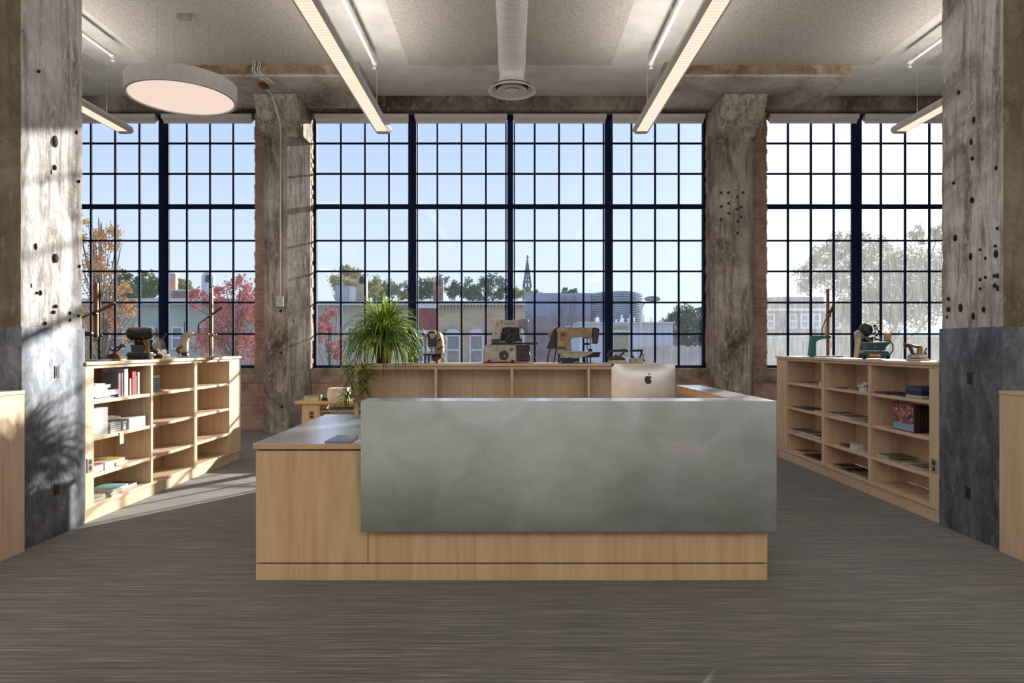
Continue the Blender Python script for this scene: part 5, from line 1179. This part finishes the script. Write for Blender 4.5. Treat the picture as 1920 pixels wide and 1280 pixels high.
t = thing('shed_building', 'low pale siding building with flat roof outside the centre window', 'building', (X(1175, YS), YS, -2.2))
facade(t, 1086, 1262, 606, YS, 7, SIDING); box(X(1084, YS), X(1264, YS), YS-.15, YS+7.1, Z(606, YS)+.001, Z(603.5, YS)).build('roof_edge', CORN, t, True)
box(X(1151, YS), X(1178, YS), YS-.05, YS-.004, Z(668, YS), Z(611, YS)).build('door_panel', pm((150, 152, 122), .5), t, True); box(X(1149, YS), X(1180, YS), YS-.08, YS-.051, Z(622, YS), Z(619, YS)).build('door_trim', WTR, t, True); box(X(1153, YS), X(1176, YS), YS-.08, YS-.051, Z(630, YS), Z(624, YS)).build('door_light', WGL, t, True)
r = random.Random(3)
for k, a in enumerate([1117, 1121, 1124, 1143, 1149, 1158, 1163, 1167, 1171, 1178, 1184, 1192, 1207, 1222, 1231, 1240]):
    t = thing('roof_vent_pipe', 'white vent pipe on the shed roof, %s counting from the left' % ['first', 'second', 'third', 'fourth', 'fifth', 'sixth', 'seventh', 'eighth', 'ninth', 'tenth', 'eleventh', 'twelfth', 'thirteenth', 'fourteenth', 'fifteenth', 'last'][k], 'pipe', (X(a, YS+1), YS+1+.2*(k % 3), Z(603.5, YS)+.001), 0, 'white vent pipes on the shed roof')
    b = MB(); b.lathe([(.035, 0), (.035, .15+r.random()*.22)], (0, 0, 0), 'z', 8); b.build('pipe', WTR, t)
t = thing('street_lamp', 'street lamp with cobra head on a pale pole outside the centre window', 'street lamp', (X(1201, 24), 24, -2.2)); s_ = 24/F
b = MB(); b.tube([(0, 0, 0), (0, 0, Z(582, 24)+2.2), (.1, 0, Z(570, 24)+2.2), (.35, 0, Z(561, 24)+2.2)], [.05, .035, .03, .025], 8); b.build('pole', pm((206, 200, 186), .5), t, smooth=True)
b = MB(); b.ell((.42, 0, Z(560, 24)+2.2), .3, .16, .10); b.build('lamp_head', pm((136, 146, 150), .4), t, smooth=True)
t = thing('fence', 'weathered pale board fence behind the irons outside the centre window', 'fence', (X(1270, 20), 20, -2.2)); b = MB(); a = 1196; r = random.Random(5)
while a < 1326: b.box(X(a, 20), X(a+4.3, 20), 20, 20.03, -2.2, Z(648+r.uniform(-1.5, 2), 20)); a += 4.8
b.build('boards', outmat('weathered_boards', (168, 164, 168), (204, 202, 208), 3, (3, 3, .4)), t, True)
b = MB(); b.box(X(1196, 20), X(1326, 20), 20.031, 20.08, Z(662, 20)-.05, Z(662, 20)+.05); b.build('rail', outmat('grey_rail', (140, 136, 136), (160, 156, 156)), t, True)
t = thing('brick_building', 'hazy brown brick industrial building outside the right window', 'building', (X(1480, 40), 40, -2.2))
facade(t, 1340, 1600, 570, 40, 12, OLDB); box(X(1452, 40), X(1477, 40), 40.2, 45, Z(571, 40), Z(556, 40)).build('roof_block', OLDB, t, True); box(X(1486, 40), X(1560, 40), 41, 46, Z(571, 40), Z(554, 40)).build('roof_block', OLDB, t, True)
box(X(1340, 40), X(1600, 40), 39.8, 40, Z(583, 40), Z(578, 40)).build('band', CORN, t, True)
for a in (1436, 1478, 1500, 1522, 1560): win(t, a, a+16, 588, 616, 40)
t = thing('low_building', 'long low shed with pale roof line at the foot of the right window', 'building', (X(1600, 32), 32, -2.2)); facade(t, 1520, 1900, 632, 32, 7, BEI); box(X(1518, 32), X(1900, 32), 31.8, 39.3, Z(632, 32)+.001, Z(628, 32)).build('roof', CORN, t, True)
# church steeple
t = thing('church_steeple', 'dark openwork gothic church steeple with cross on the skyline', 'steeple', (X(989, 120), 120, -2.2)); s_ = 120/F
def zz(py): return Z(py, 120)+2.2
SPR = pm((86, 104, 116), .7)
b = MB(); b.lathe([(9.5*s_, 0), (9.5*s_, zz(543)), (8.5*s_, zz(538))], (0, 0, 0), 'z', 8); b.build('tower', SPR, t)
b = MB()
for k in range(8):
    a0 = 2*PI*k/8; b.tube([(8*s_*math.cos(a0), 8*s_*math.sin(a0), zz(538)), (3.2*s_*math.cos(a0), 3.2*s_*math.sin(a0), zz(505)), (0.8*s_*math.cos(a0), .8*s_*math.sin(a0), zz(487))], [.16, .12, .08], 5)
for py_, rr in ((530, 6.9), (522, 5.6), (514, 4.4), (505, 3.2), (496, 2.0)): b.lathe([(rr*s_, zz(py_)), (rr*s_*.97, zz(py_)+.3)], (0, 0, 0), 'z', 8)
b.lathe([(2.4*s_, zz(507)), (.6*s_, zz(486))], (0, 0, 0), 'z', 8); b.build('spire', SPR, t)
for k in range(4): a0 = PI/4+PI/2*k; b = MB(); b.lathe([(1.4*s_, zz(540)), (1.2*s_, zz(534)), (.1*s_, zz(527))], (8.2*s_*math.cos(a0), 8.2*s_*math.sin(a0), 0), 'z', 6); b.build('pinnacle', SPR, t)
b = MB(); b.box(-.10, .10, -.1, .1, zz(487), zz(478)).box(-.35, .35, -.1, .1, zz(483), zz(482)); b.build('cross', SPR, t)

# trees
def leafy(name, a, b_, c_):
    m = Mat(name); f = m.noise(2.2, 3, 0.7); col = m.ramp(f, [(0.35, a), (0.5, b_), (0.65, c_)]); m.set(col, .6)
    t_ = m.n('ShaderNodeBsdfTranslucent'); m.l(col, t_.inputs[0]); mx = m.n('ShaderNodeMixShader'); mx.inputs[0].default_value = .4
    m.l(m.b.outputs[0], mx.inputs[1]); m.l(t_.outputs[0], mx.inputs[2]); m.l(mx.outputs[0], m.out.inputs[0]); return m.m
T_ORG = leafy('orange_autumn_leaves', (176, 120, 72), (206, 158, 104), (190, 170, 96)); T_RED = leafy('red_autumn_leaves', (146, 66, 78), (180, 98, 104), (208, 136, 122))
T_DK = leafy('dark_evergreen', (36, 60, 52), (52, 80, 66), (78, 104, 80)); T_GR = leafy('green_leaves', (66, 90, 58), (98, 120, 72), (134, 148, 90)); T_YG = leafy('yellow_green_leaves', (120, 124, 72), (160, 154, 92), (140, 146, 100))
T_HZ = leafy('hazy_olive_leaves', (86, 86, 66), (112, 108, 78), (140, 128, 84)); BARK = pm((74, 64, 56), .9)
def tree(name, lab, Y, blobs, mat, n, leaf, trunk_px, twigs=0, seed=1, cat='tree', zb=-2.2):
    """blobs: (px, py, rx, ry) crown lobes; the crown has real depth"""
    r = random.Random(seed); bx_ = X(trunk_px, Y); t = thing(name, lab, cat, (bx_, Y, zb)); s_ = Y/F
    b = MB(); tot = sum(v[2]*v[3] for v in blobs)
    for (px_, py_, rx, ry) in blobs:
        c_ = Vector((X(px_, Y)-bx_, 0, Z(py_, Y)-zb)); rx *= s_; ry *= s_; k = int(n*(rx*ry/s_/s_)/tot)
        clumps = []
        for _ in range(max(5, k//42)):
            u = Vector((r.gauss(0, 1), r.gauss(0, 1), r.gauss(0, 1))).normalized()*r.uniform(.45, 1)
            clumps.append(c_+Vector((u.x*rx, u.y*rx, u.z*ry)))
        cs = .34*min(rx, ry)
        for _ in range(k):
            q_ = r.choice(clumps); d = Vector((r.gauss(0, 1), r.gauss(0, 1), r.gauss(0, 1)))*cs*.55; p = q_+d
            a = Vector((r.uniform(-1, 1), r.uniform(-1, 1), r.uniform(-1, 1))).normalized(); e_ = a.orthogonal().normalized(); L = leaf*r.uniform(.6, 1.3)
            b.add([p-a*L/2, p+e_*L*.3, p+a*L/2, p-e_*L*.3], [(0, 1, 2, 3)])
    b.build('crown', mat, t)
    w_ = MB(); top = max(blobs, key=lambda v: -v[1]); h = Z(top[1], Y)-zb; base_r = .008*h+.04
    w_.tube([(0, 0, 0), (.1, 0, h*.35), ((X(top[0], Y)-bx_)*.8, 0, h*.8), (X(top[0], Y)-bx_, 0, h)], [base_r, base_r*.8, base_r*.4, .02], 7)
    for (px_, py_, rx, ry) in blobs:
        for _ in range(3+twigs):
            u = Vector((r.gauss(0, 1), r.gauss(0, 1), r.gauss(0, 1)+.5)).normalized(); e_ = Vector((X(px_, Y)-bx_+u.x*rx*s_*1.05, u.y*rx*s_, Z(py_, Y)-zb+u.z*ry*s_*1.05))
            h0 = min(e_.z*.75, h*r.uniform(.35, .8)); st_ = Vector((.1+(X(top[0], Y)-bx_)*h0/h*.6, 0, h0)); mid = (st_+e_)/2+Vector((0, 0, .1))
            w_.tube([st_, mid, e_], [base_r*.2, base_r*.11, .008], 4, False)
    w_.build('trunk', BARK, t); return t
tree('autumn_tree', 'sparse tall orange autumn tree beside the left column', 20, [(175, 440, 22, 34), (205, 450, 22, 36), (180, 510, 34, 40), (215, 530, 22, 34), (180, 580, 40, 40), (225, 600, 26, 40), (165, 640, 40, 44), (240, 560, 14, 34)], T_ORG, 5200, .085, 185, 8, 2)
tree('red_tree', 'bright red autumn tree seen through the left window', 24, [(450, 545, 26, 26), (470, 580, 30, 34), (405, 560, 28, 22), (375, 560, 22, 18), (425, 600, 34, 34), (395, 640, 30, 34), (455, 650, 34, 40)], T_RED, 6500, .10, 430, 4, 5)
tree('red_tree', 'smaller red tree at the lower left of the centre window', 24, [(618, 590, 16, 22), (605, 620, 18, 26), (628, 650, 18, 30)], T_RED, 1500, .10, 612, 2, 6)
tree('pine_tree', 'dark bushy pine tree, left one of the pair behind the orange tree', 70, [(234, 520, 14, 14), (228, 545, 20, 20)], T_DK, 1500, .34, 232, 0, 7)
tree('pine_tree', 'dark pine tree with pointed top behind the orange tree', 72, [(262, 518, 10, 14), (262, 545, 18, 20)], T_DK, 1300, .34, 262, 0, 8)
tree('green_tree', 'mid green rounded tree left of the left window mullion', 60, [(284, 535, 22, 22), (300, 540, 16, 20), (275, 552, 18, 16)], T_GR, 1800, .30, 286, 0, 9)
tree('green_tree', 'olive green tree between the pink chimney and the pale arched chimney', 60, [(337, 532, 14, 14), (350, 545, 14, 14), (330, 545, 14, 14)], T_YG, 1400, .26, 340, 0, 10)
tree('yellow_tree', 'tall yellow-green tree behind the grey roof box', 58, [(648, 508, 12, 14), (640, 535, 22, 26), (672, 530, 22, 26), (700, 540, 18, 24)], T_YG, 3200, .24, 660, 3, 11)
tree('green_tree', 'green tree right of the beige arched chimney', 60, [(722, 540, 20, 24), (708, 555, 20, 16)], T_GR, 1500, .26, 716, 2, 12)
tree('round_tree', 'small airy round tree left of the second mullion', 62, [(752, 545, 16, 18)], T_GR, 620, .24, 752, 3, 13)
tree('round_tree', 'broad blue-green tree left of the tapering brick chimney', 64, [(800, 538, 22, 20), (822, 535, 20, 18), (792, 552, 22, 16)], T_DK, 2000, .27, 804, 2, 14)
tree('round_tree', 'blue-green tree right of the tapering brick chimney', 64, [(852, 545, 14, 16)], T_DK, 800, .27, 852, 2, 15)
tree('green_tree', 'darker pointed tree in the middle of the roof skyline', 66, [(876, 545, 18, 18), (890, 550, 16, 14)], T_DK, 1500, .27, 876, 0, 16)
tree('round_tree', 'large airy round tree left of the steeple', 62, [(925, 540, 24, 24), (908, 552, 18, 14), (945, 552, 14, 14)], T_DK, 1900, .26, 926, 3, 17)
tree('green_tree', 'low pale green tree at the foot of the church steeple', 70, [(968, 548, 14, 12), (985, 552, 14, 10), (1005, 550, 16, 8)], T_YG, 1300, .26, 986, 1, 18)
tree('round_tree', 'round tree crown showing above the lilac block roof', 64, [(1068, 550, 20, 9)], T_DK, 700, .24, 1068, 0, 19)
tree('green_tree', 'bluish green tree in the lower right of the centre window', 34, [(1285, 590, 24, 20), (1265, 605, 26, 22), (1300, 620, 26, 30)], T_DK, 4200, .13, 1285, 3, 20)
tree('big_tree', 'large hazy olive tree filling the right window', 30, [(1520, 520, 30, 28), (1545, 480, 30, 26), (1580, 460, 26, 26), (1580, 520, 40, 34), (1630, 470, 36, 34), (1650, 530, 44, 40), (1620, 580, 60, 36), (1700, 500, 40, 44), (1720, 570, 50, 46), (1760, 520, 40, 50), (1720, 440, 16, 20), (1760, 436, 18, 20)], T_HZ, 24000, .15, 1640, 2, 21)
